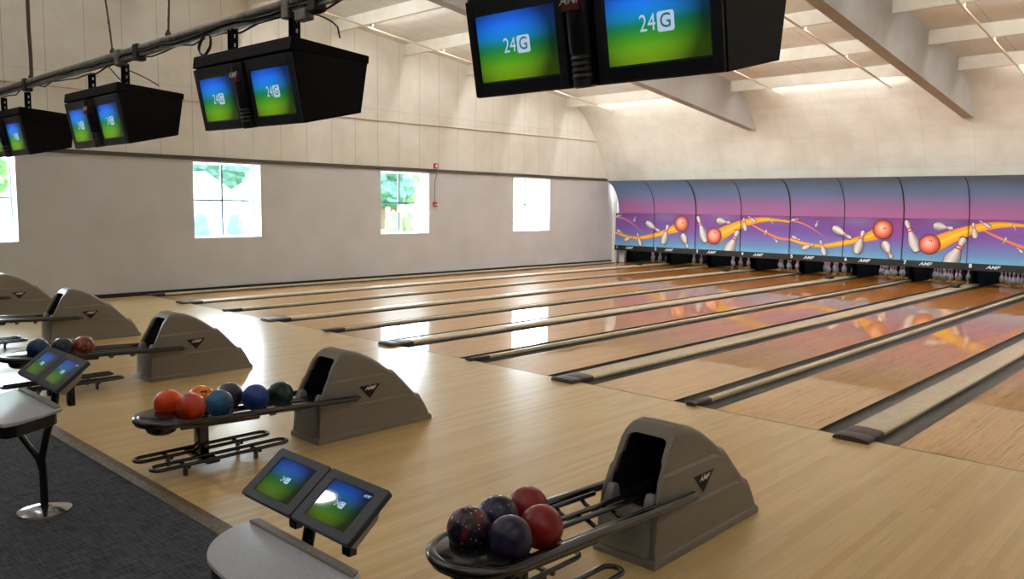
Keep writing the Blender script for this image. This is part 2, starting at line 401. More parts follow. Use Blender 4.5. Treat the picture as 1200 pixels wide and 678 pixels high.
# windows: white frame + mullions + sill + four panes
for i, (y0, y1) in enumerate(WINS):
    w = empty('window_%d' % (i+1), (XW-.32, (y0+y1)/2, WZ0)); struct(w)
    hw = (y1-y0)/2; H = WZ1-WZ0
    f = MB(); fr = .045
    f.box(-.03, .03, -hw, -hw+fr, 0, H); f.box(-.03, .03, hw-fr, hw, 0, H); f.box(-.03, .03, -hw+fr, hw-fr, 0, fr); f.box(-.03, .03, -hw+fr, hw-fr, H-fr, H)
    f.build('window_frame', 'white_frame', w)
    f = MB(); f.box(-.02, .02, -.02, .02, fr, H-fr); f.box(-.02, .02, -hw+fr, -.02, H*.5-.02, H*.5+.02); f.box(-.02, .02, .02, hw-fr, H*.5-.02, H*.5+.02)
    f.build('mullion', 'grey_frame', w)
    f = MB(); f.box(.03, .30, -hw, hw, -.0, .012); f.build('window_sill', 'white_frame', w)
    f = MB(); f.box(.03, .318, hw-.008, hw, .012, H); f.box(.03, .318, -hw, -hw+.008, .012, H); f.box(.03, .318, -hw+.008, hw-.008, H-.008, H)
    f.build('window_reveal', 'white_frame', w)
    for a, c in ((-hw+fr, -.02), (.02, hw-fr)):
        for p, q in ((fr, H*.5-.02), (H*.5+.02, H-fr)):
            f = MB(); f.box(-.004, .004, a, c, p, q); f.build('pane', 'glass', w)

# curved far wall, ceiling, other walls
b = MB()
prof = [(18.0, 2.96), (16.64, 2.96)]
th = .12
outer = [(y+.12, z+.10) for y, z in PROF]
outline = PROF+[(17.6, 2.96), (17.6, 6.2), (14.3, 6.2)]
nseg = 1
for i in range(len(PROF)-1):
    (ya, za), (yb, zb) = PROF[i], PROF[i+1]
    ids = [b.vert(p) for p in ((XW, ya, za), (XR, ya, za), (XR, yb, zb), (XW, yb, zb))]; b.face(ids)
    ids = [b.vert(p) for p in ((XW, ya+.12, za+.10), (XR, ya+.12, za+.10), (XR, yb+.12, zb+.10), (XW, yb+.12, zb+.10))]; b.face(ids[::-1])
bmesh_far = b
struct(b.build('wall_far', 'wall_far', smooth=40))
b = MB(); b.prism([(14.32, ceil_z(14.3)), (-7, ceil_z(-7)), (YB, ceil_z(YB)), (YB, ceil_z(YB)+.12), (-7, ceil_z(-7)+.12), (14.5, ceil_z(14.3)+.12)], XW-T, XR, 0); struct(b.build('ceiling', 'ceil'))
b = MB(); b.box(XW-T, XR, YB-.2, YB, -.1, 7.2); struct(b.build('wall_back', 'wall_low'))
b = MB(); b.box(XR, XR+.2, YB, 22, -.1, 8.2); struct(b.build('wall_right', 'wall_low'))
b = MB(); b.box(XW-T, XR, 21.8, 22, -.1, 6.4); b.box(XW-T, XR, 17.4, 22, 6.2, 6.4); b.box(XW-T, XW, 18.0, 22, -.1, 6.4); b.box(XW-T, XW, 16.76, 18, 3.02, 6.4); struct(b.build('pinsetter_room', 'pit'))
# filler between the window wall and the masking
b = MB(); b.box(XW, -.262, 17.05, 17.12, -.1, 3.02); struct(b.build('trim_4', 'wall_up'))

# roof beams
BX = [5.6, 11.52, 17.45, 23.4]
bl = ['grey roof beam ending on the curved wall above lanes three and four', 'grey roof beam ending on the curved wall above lane seven', 'grey roof beam above the right front lanes', 'grey roof beam farthest from the window wall']
def wall_y(z):
    for (ya, za), (yb, zb) in zip(PROF, PROF[1:]):
        if zb <= z <= za: return ya+(yb-ya)*(z-za)/(zb-za)
    return 16
for x, l in zip(BX, bl):
    zt = 4.42; yt = wall_y(zt)
    def zb_(y): return zt+.112*(yt-y)
    curve = [(yt, zt)]+[(y, z) for y, z in PROF[::-1] if z > zt+.05]
    pts = [(yt+.02, zt)]+[(y+.02, z+.01) for y, z in curve[1:]]+[(-6.9, ceil_z(-6.9)), (-6.9, zb_(-6.9))]
    m = MB(); m.prism(pts, x-.10, x+.10, 0)
    # thin lower flange
    o = m.build('roof_beam', 'beam'); tag(o, l, 'beam', None)
    fl = MB(); fl.prism([(yt-.05, zt+.006), (yt-.05, zt-.016), (-6.9, zb_(-6.9)-.022), (-6.9, zb_(-6.9))], x-.125, x+.125, 0); fl.build('flange', 'dark_beam' if 'dark_beam' in M else 'beam', o)

# joists across, in bays between beams, each with a lit tube behind it
JY = [14.2, 11.87, 9.53, 7.2, 4.87, 2.54, .2, -2.13, -4.46, -6.79, -9.6, -12.5]  # rearmost rows are out of view, their tubes added as fill light
ordn = ['first', 'second', 'third', 'fourth', 'fifth', 'sixth', 'seventh', 'eighth', 'ninth', 'tenth', 'eleventh', 'twelfth']
bshort = ['beside the window wall', 'between two roof beams', 'right of second beam', 'right of third beam', 'beyond the fourth beam']
bays = [(XW, BX[0]-.10, 'beside the window wall'), (BX[0]+.10, BX[1]-.10, 'between the two long roof beams'), (BX[1]+.10, BX[2]-.10, 'right of the second roof beam'), (BX[2]+.10, BX[3]-.10, 'right of the third roof beam'), (BX[3]+.10, XR, '')]
for j, y in enumerate(JY):
    for bi, (x0, x1, bn) in enumerate(bays):
        z1 = ceil_z(y)-.004
        m = MB(); m.box(x0+.005, x1-.005, y-.022, y+.022, z1-.29, z1); m.box(x0+.005, x1-.005, y-.05, y+.05, z1-.305, z1-.29)
        tag(m.build('ceiling_joist', 'joist'), 'cream ceiling joist, %s from the curved wall, %s' % (ordn[j], bshort[bi]), 'joist', 'cream joists across the ceiling')
        n = 2
        for k in range(n):
            L_ = (x1-x0)/n; a = x0+.9+(x1-x0-1.8)/n*k+.01; c = a+(x1-x0-1.8)/n-.02
            fx = MB(); fx.box(a, c, y+.022, y+.075, z1-.20, z1-.12)
            fo = fx.build('tube_light', 'white_frame')
            tag(fo, 'lit tube light behind the %s joist %s, %s one' % (ordn[j], bshort[bi], ('left', 'right')[k]), 'light', 'tube lights behind the joists')
            g = MB(); g.tube([(a+.04, y+.10, z1-.165), (c-.04, y+.10, z1-.165)], .019, 8); g.build('tube', 'tube_light' if y > 1 else 'tube_light_dim', fo, smooth=60)

# sprinkler pipes down the roof slope
for x, l in ((.94, 'thin cream ceiling pipe nearest the window wall'), (6.94, 'thin cream ceiling pipe just right of the first roof beam'), (9.81, 'thin cream ceiling pipe just left of the second roof beam'), (12.85, 'thin cream ceiling pipe right of the second roof beam'), (15.9, 'thin cream ceiling pipe farthest right')):
    m = MB(); zf = lambda y: ceil_z(y)-.345
    m.tube([(x, -6.5, zf(-6.5)), (x, 15.0, zf(15.0)), (x, 15.08, zf(15.08)), (x, 15.2, zf(15.2))], .024, 8)
    po = m.build('ceiling_pipe', 'pipe_cream', smooth=50); tag(po, l, 'pipe', 'pipes under the ceiling')
    for y in JY[:7]:
        h = MB(); h.box(x-.006, x+.006, y+.2-.006, y+.2+.006, zf(y+.2)+.02, ceil_z(y+.2)); h.build('hanger', 'pipe_cream', po)

# conduit along the wall, fire alarm
m = MB(); m.tube([(XW+.02, YB+.1, 4.3), (XW+.02, 4.6, 4.28), (XW+.02, 15.7, 4.36), (XW+.02, 15.88, 4.36)], .02, 8); m.ball((XW+.03, 15.9, 4.36), .035, m=0, sub=2)
tag(m.build('wall_conduit', 'conduit', smooth=50), 'thin painted conduit running along the upper part of the window wall', 'conduit')
m = MB(); m.box(XW, XW+.06, 8.24, 8.38, 3.09, 3.23, 0, .006)
o = m.build('alarm_strobe', 'red'); tag(o, 'small red alarm strobe above the dark trim of the window wall', 'alarm')
m = MB(); m.box(XW+.06, XW+.075, 8.275, 8.345, 3.12, 3.2, 0, .004); m.build('strobe_lens', 'badge_white', o)
m = MB(); m.box(XW, XW+.06, 8.22, 8.34, 1.99, 2.12, 0, .006)
o = m.build('fire_alarm_pull_station', 'red'); tag(o, 'red fire alarm pull box on the grey wall right of a window', 'alarm')
m = MB(); m.box(XW+.06, XW+.074, 8.24, 8.32, 2.03, 2.06, 0, .003); m.build('pull_handle', 'badge_white', o)
m = MB(); m.tube([(XW+.075, 8.31, 3.10), (XW+.075, 8.30, 2.9), (XW+.014, 8.28, 2.7), (XW+.014, 8.28, 2.11)], .012, 8)
tag(m.build('alarm_conduit', 'grey_frame', smooth=50), 'thin grey conduit joining the red strobe and the red pull box', 'conduit')

# ------------------------------------------------------------------ lanes
words = ['one', 'two', 'three', 'four', 'five', 'six', 'seven', 'eight']
for n in range(1, 13):
    x0 = lane_l(n)
    m = MB(); m.box(0, LW, .006, 19.2, -.05, 0)
    # lane arrows and dots (thin inlays)
    for k in range(7):
        ax = LW*(k+1)/8; ay = 3.9+(.55*(3-abs(k-3)))
        m.poly([(ax-.017, ay, .0006), (ax+.017, ay, .0006), (ax, ay+.15, .0006)], 1)
    o = m.build('bowling_lane', ['lane', 'edge_trim'], loc=(x0, 0, 0))
    if n <= 8: l = 'glossy wooden bowling lane running to number %s' % words[n-1]
    elif n == 9: l = 'glossy wooden lane between the two nearest floor dividers at the right'
    elif n == 10: l = 'glossy wooden lane at the right edge, beyond the nearest wide divider'
    else: l = 'glossy wooden lane outside the right edge, %s one' % ('first' if n == 11 else 'second')
    tag(o, l, 'bowling lane', 'bowling lanes side by side')

def gutter_mb(w):
    m = MB(); N = 10; ys_ = [0.006, 6, 12, 17.89]
    prof = [(0, -.004), (0, -.012)]+[(w*(.5-.5*math.cos(PI*i/N)), -.012-.075*math.sin(PI*i/N)**.8) for i in range(1, N)]+[(w, -.012), (w, -.004)]
    rows = [[m.vert((x, y, z)) for x, z in prof] for y in ys_]
    for a, c in zip(rows, rows[1:]):
        for i in range(len(prof)-1): m.face((a[i], a[i+1], c[i+1], c[i]))
    # closing lip at the foul line
    m.poly([(x, .006, z) for x, z in prof]+[(w, .006, -.095), (0, .006, -.095)][0:2][::1], 0)
    return m
def cap_prof(w, h):
    N = 8
    return [(-w/2, -.03), (-w/2, h*.45)]+[(-w/2*math.cos(PI*i/N), h*.45+h*.55*math.sin(PI*i/N)**.7) for i in range(1, N)]+[(w/2, h*.45), (w/2, -.03)]
def cap_mb(w, h, y0, y1, bevel=0):
    m = MB(); m.prism(cap_prof(w, h), y0, y1, 0, 'y', bevel); return m
for n in range(0, 13):
    wide = n % 2 == 1
    xl = lane_l(n)+LW if n else -.235          # left edge of the left gutter (n=0: along the wall)
    xr = lane_l(n+1) if n < 12 else lane_l(12)+LW+.3
    wcap = .30 if wide else .085
    if n == 0: xl, wcap = -.40, .10
    cx = (xl+xr)/2 if n else -.335
    if 0 < n < 8: l = '%s pale floor divider with dark gutters between lanes %s and %s' % ('wide' if wide else 'narrow', words[n-1], words[n])
    elif n == 0: l = 'dark gutter and pale capping along the foot of the window wall'
    elif n == 8: l = 'narrow pale floor divider with dark gutters, right of lane eight'
    elif n == 9: l = 'nearest wide pale floor divider, its dark end cap at the right foreground'
    else: l = 'floor divider outside the right edge, %s one' % ['first', 'second', 'third'][n-10]
    e = empty('lane_divider', (cx, 0, 0), 0, l, 'lane divider', 'floor dividers between the lanes')
    gl = (cx-wcap/2)-xl; gr = xr-(cx+wcap/2)
    h = .042 if wide else .036
    if n: gutter_mb(gl).build('gutter', 'gutter', e, (xl-cx, 0, 0), smooth=50)
    gutter_mb(gr).build('gutter', 'gutter', e, (wcap/2, 0, 0), smooth=50)
    ye = .27 if wide else .30
    cap_mb(wcap, h, ye, 17.88 if n else 17.0).build('capping', 'cap', e, smooth=40)
    if wide:
        ec = MB(); ec.prism([(x*1.02, z+.001) for x, z in cap_prof(wcap, h+.004)], .02, ye, 0, 'y', .004)
        ec.prism([(x*1.06, max(z, .001)) for x, z in cap_prof(wcap, h+.006)], -.16, .02, 0, 'y', .008); ec.build('end_cap', 'cap_end', e, smooth=40)
    else:
        ec = MB(); ec.prism([(x*1.06, z+.001) for x, z in cap_prof(wcap, h+.003)], .0, ye, 0, 'y', .004)
        ec.prism([(x*1.25, max(z, .001)) for x, z in cap_prof(wcap, h+.008)], -.07, .0, 0, 'y', .008); ec.build('end_cap', 'cap_end', e, smooth=40)
    if wide and n < 10:
        s_ = MB(); s_.box(-.09, .09, -.13, .13, 0, .075, 0, .02, 3); s_.box(-.05, .05, -.16, -.10, .01, .05, 0, .01)
        o = s_.build('ball_sensor_box', 'black_base', loc=(cx, 16.1, h-.002), smooth=40)
        tag(o, 'small black box on the far end of the wide divider %s' % ('beside lane %s' % words[n-1] if n < 9 else 'right of lane eight'), 'sensor box', 'black boxes on the wide dividers')

# pit behind the masking: kickback walls and curtain
for n in range(0, 13):
    cx = -.33 if n == 0 else (lane_l(n)+LW+lane_l(n+1))/2 if n < 12 else lane_l(12)+LW+.3
    m = MB(); m.box(cx-.035, cx+.035, 17.9, 19.6, -.1, 1.7)
    struct(m.build('kickback_wall', 'pit'))
m = MB()
xs = [XW+.1+i*.12 for i in range(int((18.3-XW)/.12))]
A = [m.vert((x, 19.62+.02*(i % 2), -.1)) for i, x in enumerate(xs)]; B = [m.vert((x, 19.62+.02*(i % 2), 1.8)) for i, x in enumerate(xs)]
for i in range(len(xs)-1): m.face((A[i], A[i+1], B[i+1], B[i]))
struct(m.build('pit_curtain', 'pit'))
m = MB(); m.box(-.29, -.05, 17.3, 17.36, 0, .62); struct(m.build('trim_5', 'wall_up'))

m = MB(); m.box(-.29, 18.4, 17.035, 18.05, .462, .52); struct(m.build('pit_shade_slab', 'pit'))  # added slab that blocks ceiling light from reaching the pins
# bowling pins
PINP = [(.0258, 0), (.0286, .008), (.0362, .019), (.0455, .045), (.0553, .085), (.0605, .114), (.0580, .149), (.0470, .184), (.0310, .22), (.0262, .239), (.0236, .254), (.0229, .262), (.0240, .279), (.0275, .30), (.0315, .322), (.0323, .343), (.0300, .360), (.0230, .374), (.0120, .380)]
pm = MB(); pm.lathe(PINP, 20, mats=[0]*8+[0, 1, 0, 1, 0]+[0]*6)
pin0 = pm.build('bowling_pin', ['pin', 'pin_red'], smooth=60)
first = True
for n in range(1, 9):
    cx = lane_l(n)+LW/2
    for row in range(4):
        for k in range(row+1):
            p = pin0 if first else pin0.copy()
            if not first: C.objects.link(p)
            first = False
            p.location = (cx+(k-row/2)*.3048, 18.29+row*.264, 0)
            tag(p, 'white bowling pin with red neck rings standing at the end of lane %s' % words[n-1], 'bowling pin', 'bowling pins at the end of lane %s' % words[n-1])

# ------------------------------------------------------------------ masking units
def bez(p0, p1, p2, t): return tuple((1-t)**2*a+2*t*(1-t)*b_+t*t*c for a, b_, c in zip(p0, p1, p2))
PW = 3.334/1.0          # width of a pair
ZB, ZS = .648, 1.825
HH = ZS-ZB
COL = dict(purple=(118, 66, 140), blue=(96, 140, 190), cyan=(110, 186, 214), magenta=(150, 60, 120), steel=(120, 125, 170))
def mixc(a, b_, t): return tuple(x+(y-x)*t for x, y in zip(a, b_))
def fin(c): return lin((c[0]/255, c[1]/255, c[2]/255))+(1.0,)
def bgcol(u, v, des):
    # bottom cyan -> blue violet -> purple -> top with bluish / magenta clouds
    stops = [(0, (112, 176, 208)), (.18, (104, 140, 190)), (.42, (116, 100, 170)), (.68, (112, 66, 146)), (1.0, (118, 64, 130))]
    for (a, ca), (b_, cb) in zip(stops, stops[1:]):
        if a <= v <= b_: c = mixc(ca, cb, (v-a)/(b_-a)); break
    if des == 'A':
        w = math.exp(-((u-.12)**2/.05+(v-.8)**2/.06)); c = mixc(c, (112, 96, 170), .5*w)
        w = math.exp(-((u-.62)**2/.03+(v-.92)**2/.03)); c = mixc(c, (128, 120, 170), .7*w)
        w = math.exp(-((u-.98)**2/.04+(v-.75)**2/.09)); c = mixc(c, (150, 62, 128), .6*w)
    else:
        w = math.exp(-((u-.30)**2/.02+(v-.95)**2/.03)); c = mixc(c, (128, 118, 168), .7*w)
        w = math.exp(-((u-.85)**2/.05+(v-.9)**2/.05)); c = mixc(c, (132, 104, 168), .5*w)
    return fin(c)
class Art:
    """flat printed artwork built up in pair coordinates u(0..PW metres) v(0..HH metres), layered by tiny offsets"""
    def __init__(s, des):
        s.mb = MB(); s.z = 0.0; s.des = des
        NU, NV = 60, 24
        g = [[s.mb.vert((PW*i/NU, 0, HH*j/NV), bgcol(i/NU, j/NV, des)) for i in range(NU+1)] for j in range(NV+1)]
        for j in range(NV):
            for i in range(NU): s.mb.face((g[j][i], g[j][i+1], g[j+1][i+1], g[j+1][i]))
    def layer(s): s.z += .0008
    def P(s, u, v): return (u*PW, -s.z, v*HH)
    def fan(s, ctr, pts, cc, cols):
        s.layer(); c0 = s.mb.vert(s.P(*ctr), fin(cc)); ids = [s.mb.vert(s.P(*p), fin(c)) for p, c in zip(pts, cols)]
        for i in range(len(ids)): s.mb.face((c0, ids[i], ids[(i+1) % len(ids)]))
    def strip(s, top, bot, n, cf):
        """top/bot = functions t->(u,v); cf(t,s)->colour"""
        s.layer(); K = 6
        g = [[s.mb.vert(s.P(*mixc(bot(i/n), top(i/n), k/K)), fin(cf(i/n, k/K))) for k in range(K+1)] for i in range(n+1)]
        for i in range(n):
            for k in range(K): s.mb.face((g[i][k], g[i+1][k], g[i+1][k+1], g[i][k+1]))
    def ball(s, u, v, r, c=(226, 120, 82), hi=(250, 205, 180), holes=((.15, .1), (.3, .15))):
        ru, rv = r*HH/PW, r; N = 28
        s.fan((u, v), [(u+ru*1.07*math.cos(2*PI*k/N), v+rv*1.07*math.sin(2*PI*k/N)) for k in range(N)], (70, 20, 30), [(70, 20, 30)]*N)
        s.layer(); rings = []
        hx, hy = -.15, .25
        for q in range(0, 9):
            t = q/8; rr = t
            c_ = mixc(hi, c, min(1, (t*1.5)**1.5)) if t < .66 else mixc(c, (158, 60, 44), (t-.66)/.34)
            rings.append([s.mb.vert(s.P(u+ru*(hx*(1-t)+rr*math.cos(2*PI*k/N)), v+rv*(hy*(1-t)+rr*math.sin(2*PI*k/N))), fin(c_)) for k in range(N)])
        for a, b_ in zip(rings, rings[1:]):
            for k in range(N): s.mb.face((a[k], a[(k+1) % N], b_[(k+1) % N], b_[k]))
        for hx_, hy_ in holes:
            s.fan((u+ru*hx_, v+rv*hy_), [(u+ru*(hx_+.07*math.cos(k)), v+rv*(hy_+.09*math.sin(k))) for k in range(6)], (60, 15, 15), [(60, 15, 15)]*6)
    def pin(s, base, head, w):
        """pin from base to head, in (u,v); w = body half width / length"""
        bu, bv = base[0]*PW, base[1]*HH; hu, hv = head[0]*PW, head[1]*HH
        L = math.hypot(hu-bu, hv-bv); dx, dy = (hu-bu)/L, (hv-bv)/L; nx, ny = -dy, dx
        prof = [(0, .55), (.05, .72), (.15, .92), (.28, 1.0), (.42, .86), (.55, .56), (.66, .38), (.76, .34), (.85, .44), (.92, .50), (.97, .38), (1.0, .12)]
        def pt(t, q): x = bu+dx*L*t+nx*q*w*L; y = bv+dy*L*t+ny*q*w*L; return (x/PW, y/HH)
        for grow, plain in ((.03, True), (0, False)):
            s.layer(); K = 6; rows = []
            for t, r in prof:
                tt = t*(1+2*grow)-grow
                row = []
                for k in range(K+1):
                    q = -1+2*k/K
                    if plain: c = (60, 40, 70)
                    else:
                        sh = abs(q-.25)
                        c = mixc((240, 236, 230), (120, 108, 112), min(1, sh**1.5*.85))
                    row.append(s.mb.vert(s.P(*pt(tt, q*(r+grow*2.2))), fin(c)))
                rows.append(row)
            for a, b_ in zip(rows, rows[1:]):
                for k in range(K): s.mb.face((a[k], a[k+1], b_[k+1], b_[k]))
        for t0, t1 in ((.62, .665), (.71, .755)):
            s.layer(); r = .37
            s.mb.face([s.mb.vert(s.P(*pt(t, q)), fin((206, 58, 50))) for t, q in ((t0, -r*1.03), (t0, r*1.03), (t1, r), (t1, -r))])
    def cut(s, u0, u1):
        m = s.mb; bm = bmesh.new(); cl = bm.verts.layers.float_color.new('Col')
        vs = []
        for p, c in zip(m.v, m.c):
            v = bm.verts.new(p); v[cl] = c; vs.append(v)
        for f in m.f:
            try: bm.faces.new([vs[i] for i in f])
            except ValueError: pass
        def bis(co, no): bmesh.ops.bisect_plane(bm, geom=list(bm.verts)+list(bm.edges)+list(bm.faces), plane_co=co, plane_no=no, clear_outer=True, dist=1e-6)
        bis((u0*PW, 0, 0), (-1, 0, 0)); bis((u1*PW, 0, 0), (1, 0, 0)); bis((0, 0, 0), (0, 0, -1)); bis((0, 0, HH), (0, 0, 1))
        for v in bm.verts: v.co.x -= u0*PW
        return bm

def lerp_pts(pts):
    def f(t):
        x = t*(len(pts)-1); i = min(int(x), len(pts)-2); fr = x-i
        # Catmull-Rom
        p = [pts[max(i-1, 0)], pts[i], pts[i+1], pts[min(i+2, len(pts)-1)]]
        return tuple(.5*((2*p[1][k])+(-p[0][k]+p[2][k])*fr+(2*p[0][k]-5*p[1][k]+4*p[2][k]-p[3][k])*fr**2+(-p[0][k]+3*p[1][k]-3*p[2][k]+p[3][k])*fr**3) for k in range(2))
    return f
def flame(t, s_):
    c = mixc((255, 222, 60), (238, 150, 36), abs(s_-.5)*2)
    k = .5+.5*math.sin(s_*19+t*2)
    return mixc(c, (206, 96, 40), .30*k)
def thin(t, s_): return mixc((236, 150, 96), (222, 96, 84), abs(s_-.5)*2)
def design_a():
    a = Art('A')
    a.strip(lerp_pts([(0, .90), (.09, .86), (.18, .76), (.27, .60), (.35, .44)]), lerp_pts([(0, .85), (.09, .82), (.18, .725), (.27, .58), (.35, .435)]), 30, thin)
    a.strip(lerp_pts([(-.01, .43), (.15, .33), (.3, .30), (.45, .38), (.6, .50), (.72, .66), (.84, .90)]), lerp_pts([(-.01, .37), (.15, .24), (.3, .20), (.45, .25), (.6, .34), (.72, .42), (.86, .50)]), 50, flame)
    a.pin((.01, .88), (.075, .93), .22); a.pin((.02, .46), (.10, .38), .2); a.pin((.245, .74), (.262, .90), .22)
    a.pin((.13, .15), (.235, .28), .22); a.pin((.345, .02), (.295, .40), .18); a.pin((.40, .73), (.57, .47), .19)
    a.pin((.625, .10), (.675, .68), .20); a.pin((.845, .42), (.92, .02), .25); a.ball(.835, .72, .225)
    return a
def design_b():
    a = Art('B')
    a.strip(lerp_pts([(.60, .78), (.70, .66), (.80, .54), (.9, .44), (1.01, .41)]), lerp_pts([(.60, .75), (.70, .60), (.80, .47), (.9, .37), (1.01, .35)]), 30, thin)
    a.strip(lerp_pts([(.22, .56), (.33, .70), (.45, .82), (.58, .92), (.72, .96), (.86, .93), (1.01, .88)]), lerp_pts([(.28, .22), (.36, .38), (.46, .56), (.58, .72), (.72, .82), (.86, .85), (1.01, .82)]), 50, flame)
    a.pin((.125, .22), (.02, .96), .16); a.pin((.235, .84), (.385, .78), .24); a.pin((.36, -.14), (.475, .58), .22)
    a.pin((.555, .58), (.53, .93), .19); a.pin((.655, .84), (.575, .98), .18); a.pin((.81, .90), (.83, .78), .2); a.pin((.77, .62), (.75, .48), .2); a.pin((.89, .30), (.85, .40), .22)
    a.ball(.215, .40, .225, (232, 124, 104), (252, 206, 190), ((.02, .42), (.2, .36)))
    return a
ARTS = {'A': design_a(), 'B': design_b()}
def seam_x(n):     # centre of divider n|n+1
    return -.26 if n == 0 else (lane_l(n)+LW+lane_l(n+1))/2
print('art ready')
art_words = {('A', 0): 'pins and trailing flame streak', ('A', 1): 'orange ball and tumbling pins', ('B', 0): 'salmon ball, pins and flame streak', ('B', 1): 'flame streak crossing small pins'}
def strip_text(m, x, z, body, size, shear=0.0, bold=0.0, sx=1.0):
    m.text(body, size, Matrix.Translation((x, -.0035, z)) @ Matrix.Rotation(PI/2, 4, 'X'), 1, shear, bold, 0, sx)
for n in range(1, 13):
    x0, x1 = seam_x(n-1), seam_x(n) if n < 12 else seam_x(11)+1.7
    w = x1-x0
    pair = (n-1)//2; half = (n-1) % 2; des = 'A' if pair % 2 == 0 else 'B'
    bm = ARTS[des].cut(half*.5, half*.5+.5)
    cl = bm.verts.layers.float_color['Col']; sc = w/(PW*.5)
    m = MB(); bm.verts.index_update()
    for v in bm.verts: m.vert((v.co.x*sc, v.co.y, v.co.z), tuple(v[cl]))
    for f in bm.faces: m.face([v.index for v in f.verts])
    bm.free()
    # board body behind the print
    if n <= 8: where = 'above lane number %s' % words[n-1]; up = 'above the picture of lane number %s' % words[n-1]
    else: where = 'outside the right edge, %s one' % ['first', 'second', 'third', 'fourth'][n-9]; up = where
    e = empty('picture_panel', (x0, YM, ZB), 0, 'printed panel with %s, %s' % (art_words[(des, half)], where), 'panel', 'bowling pictures over the lanes')
    m.build('picture', 'print', e, colors=True)
    q = MB(); q.box(0, w, .002, .03, 0, HH); q.build('backing_board', 'black_base', e)
    q = MB(); t_ = .022 if n % 2 == 0 else .010
    q.box(w-t_/2, w+t_/2, -.022, .0, -.02, HH, 0); q.build('seam_strip', 'black_base', e)
    q = MB(); q.box(0, w, -.030, .03, -.185, -.004, 0)
    q.box(0, w, -.034, -.030, -.012, -.004, 0)
    s_ = q
    strip = s_.build('number_strip', 'black_base', e)
    dg = MB(); dg.text(str(n), .145, Matrix.Translation((.11, -.0335, -.07)) @ Matrix.Rotation(PI/2, 4, 'X'), 0, 0, .006); dg.build('lane_number', 'strip_white', strip)
    lg = MB(); lg.text('AMF', .125, Matrix.Translation((.64, -.0335, -.085)) @ Matrix.Rotation(PI/2, 4, 'X'), 0, .35, .003, 0, 1.3); lg.build('logo_lettering', 'strip_white', strip)
    # curved upper panel
    e2 = empty('curved_panel', (x0, YM, ZS), 0, 'blue to pink curved panel, %s' % up.replace('above the picture of', 'over'), 'panel', 'curved blue and pink panels under the far wall')
    m = MB(); N = 20; UX = 12
    if n == 1: e2.location.x += .13; w -= .13
    def prf(t): return (-.93*(1-math.sin(t*PI/2)), 1.135*math.cos(t*PI/2))
    def ucol(u, v):
        st = [(0, (172, 106, 156)), (.28, (162, 114, 168)), (.45, (142, 130, 184)), (.62, (122, 150, 200)), (.85, (124, 164, 212)), (1, (130, 168, 214))]
        for (a, ca), (b_, cb) in zip(st, st[1:]):
            if a <= v <= b_: return fin(mixc(ca, cb, (v-a)/(b_-a)))
        return fin(st[-1][1])
    rows = []
    for j in range(N+1):
        y, z = prf(1-j/N)
        rows.append([m.vert((w*i/UX, y, z+.004), ucol(i/UX, min(1, z/1.135))) for i in range(UX+1)])
    for a, c in zip(rows, rows[1:]):
        for i in range(UX): m.face((a[i], a[i+1], c[i+1], c[i]))
    back = []
    for j in range(N+1):
        y, z = prf(1-j/N); back.append([m.vert((w*i/UX, y+.02, z+.004), (.02, .02, .02, 1)) for i in (0, UX)])
    for a, c in zip(back, back[1:]): m.face((a[0], c[0], c[1], a[1]))
    m.build('curved_board', 'mask_upper', e2, colors=True, smooth=60)
    q = MB(); hw_ = .015 if n % 2 == 0 else .007
    pr = [prf(1-j/N) for j in range(N+1)]
    for (ya, za), (yb, zb) in zip(pr, pr[1:]):
        i4 = [q.vert(p) for p in ((w-hw_, ya-.022, za), (w+hw_, ya-.022, za), (w+hw_, yb-.022, zb), (w-hw_, yb-.022, zb))]; q.face(i4)
        for s4 in (-1, 1):
            q.face([q.vert(p) for p in ((w+s4*hw_, ya-.022, za), (w+s4*hw_, ya-.002, za), (w+s4*hw_, yb-.002, zb), (w+s4*hw_, yb-.022, zb))])
    q.build('seam_strip', 'black_base', e2)

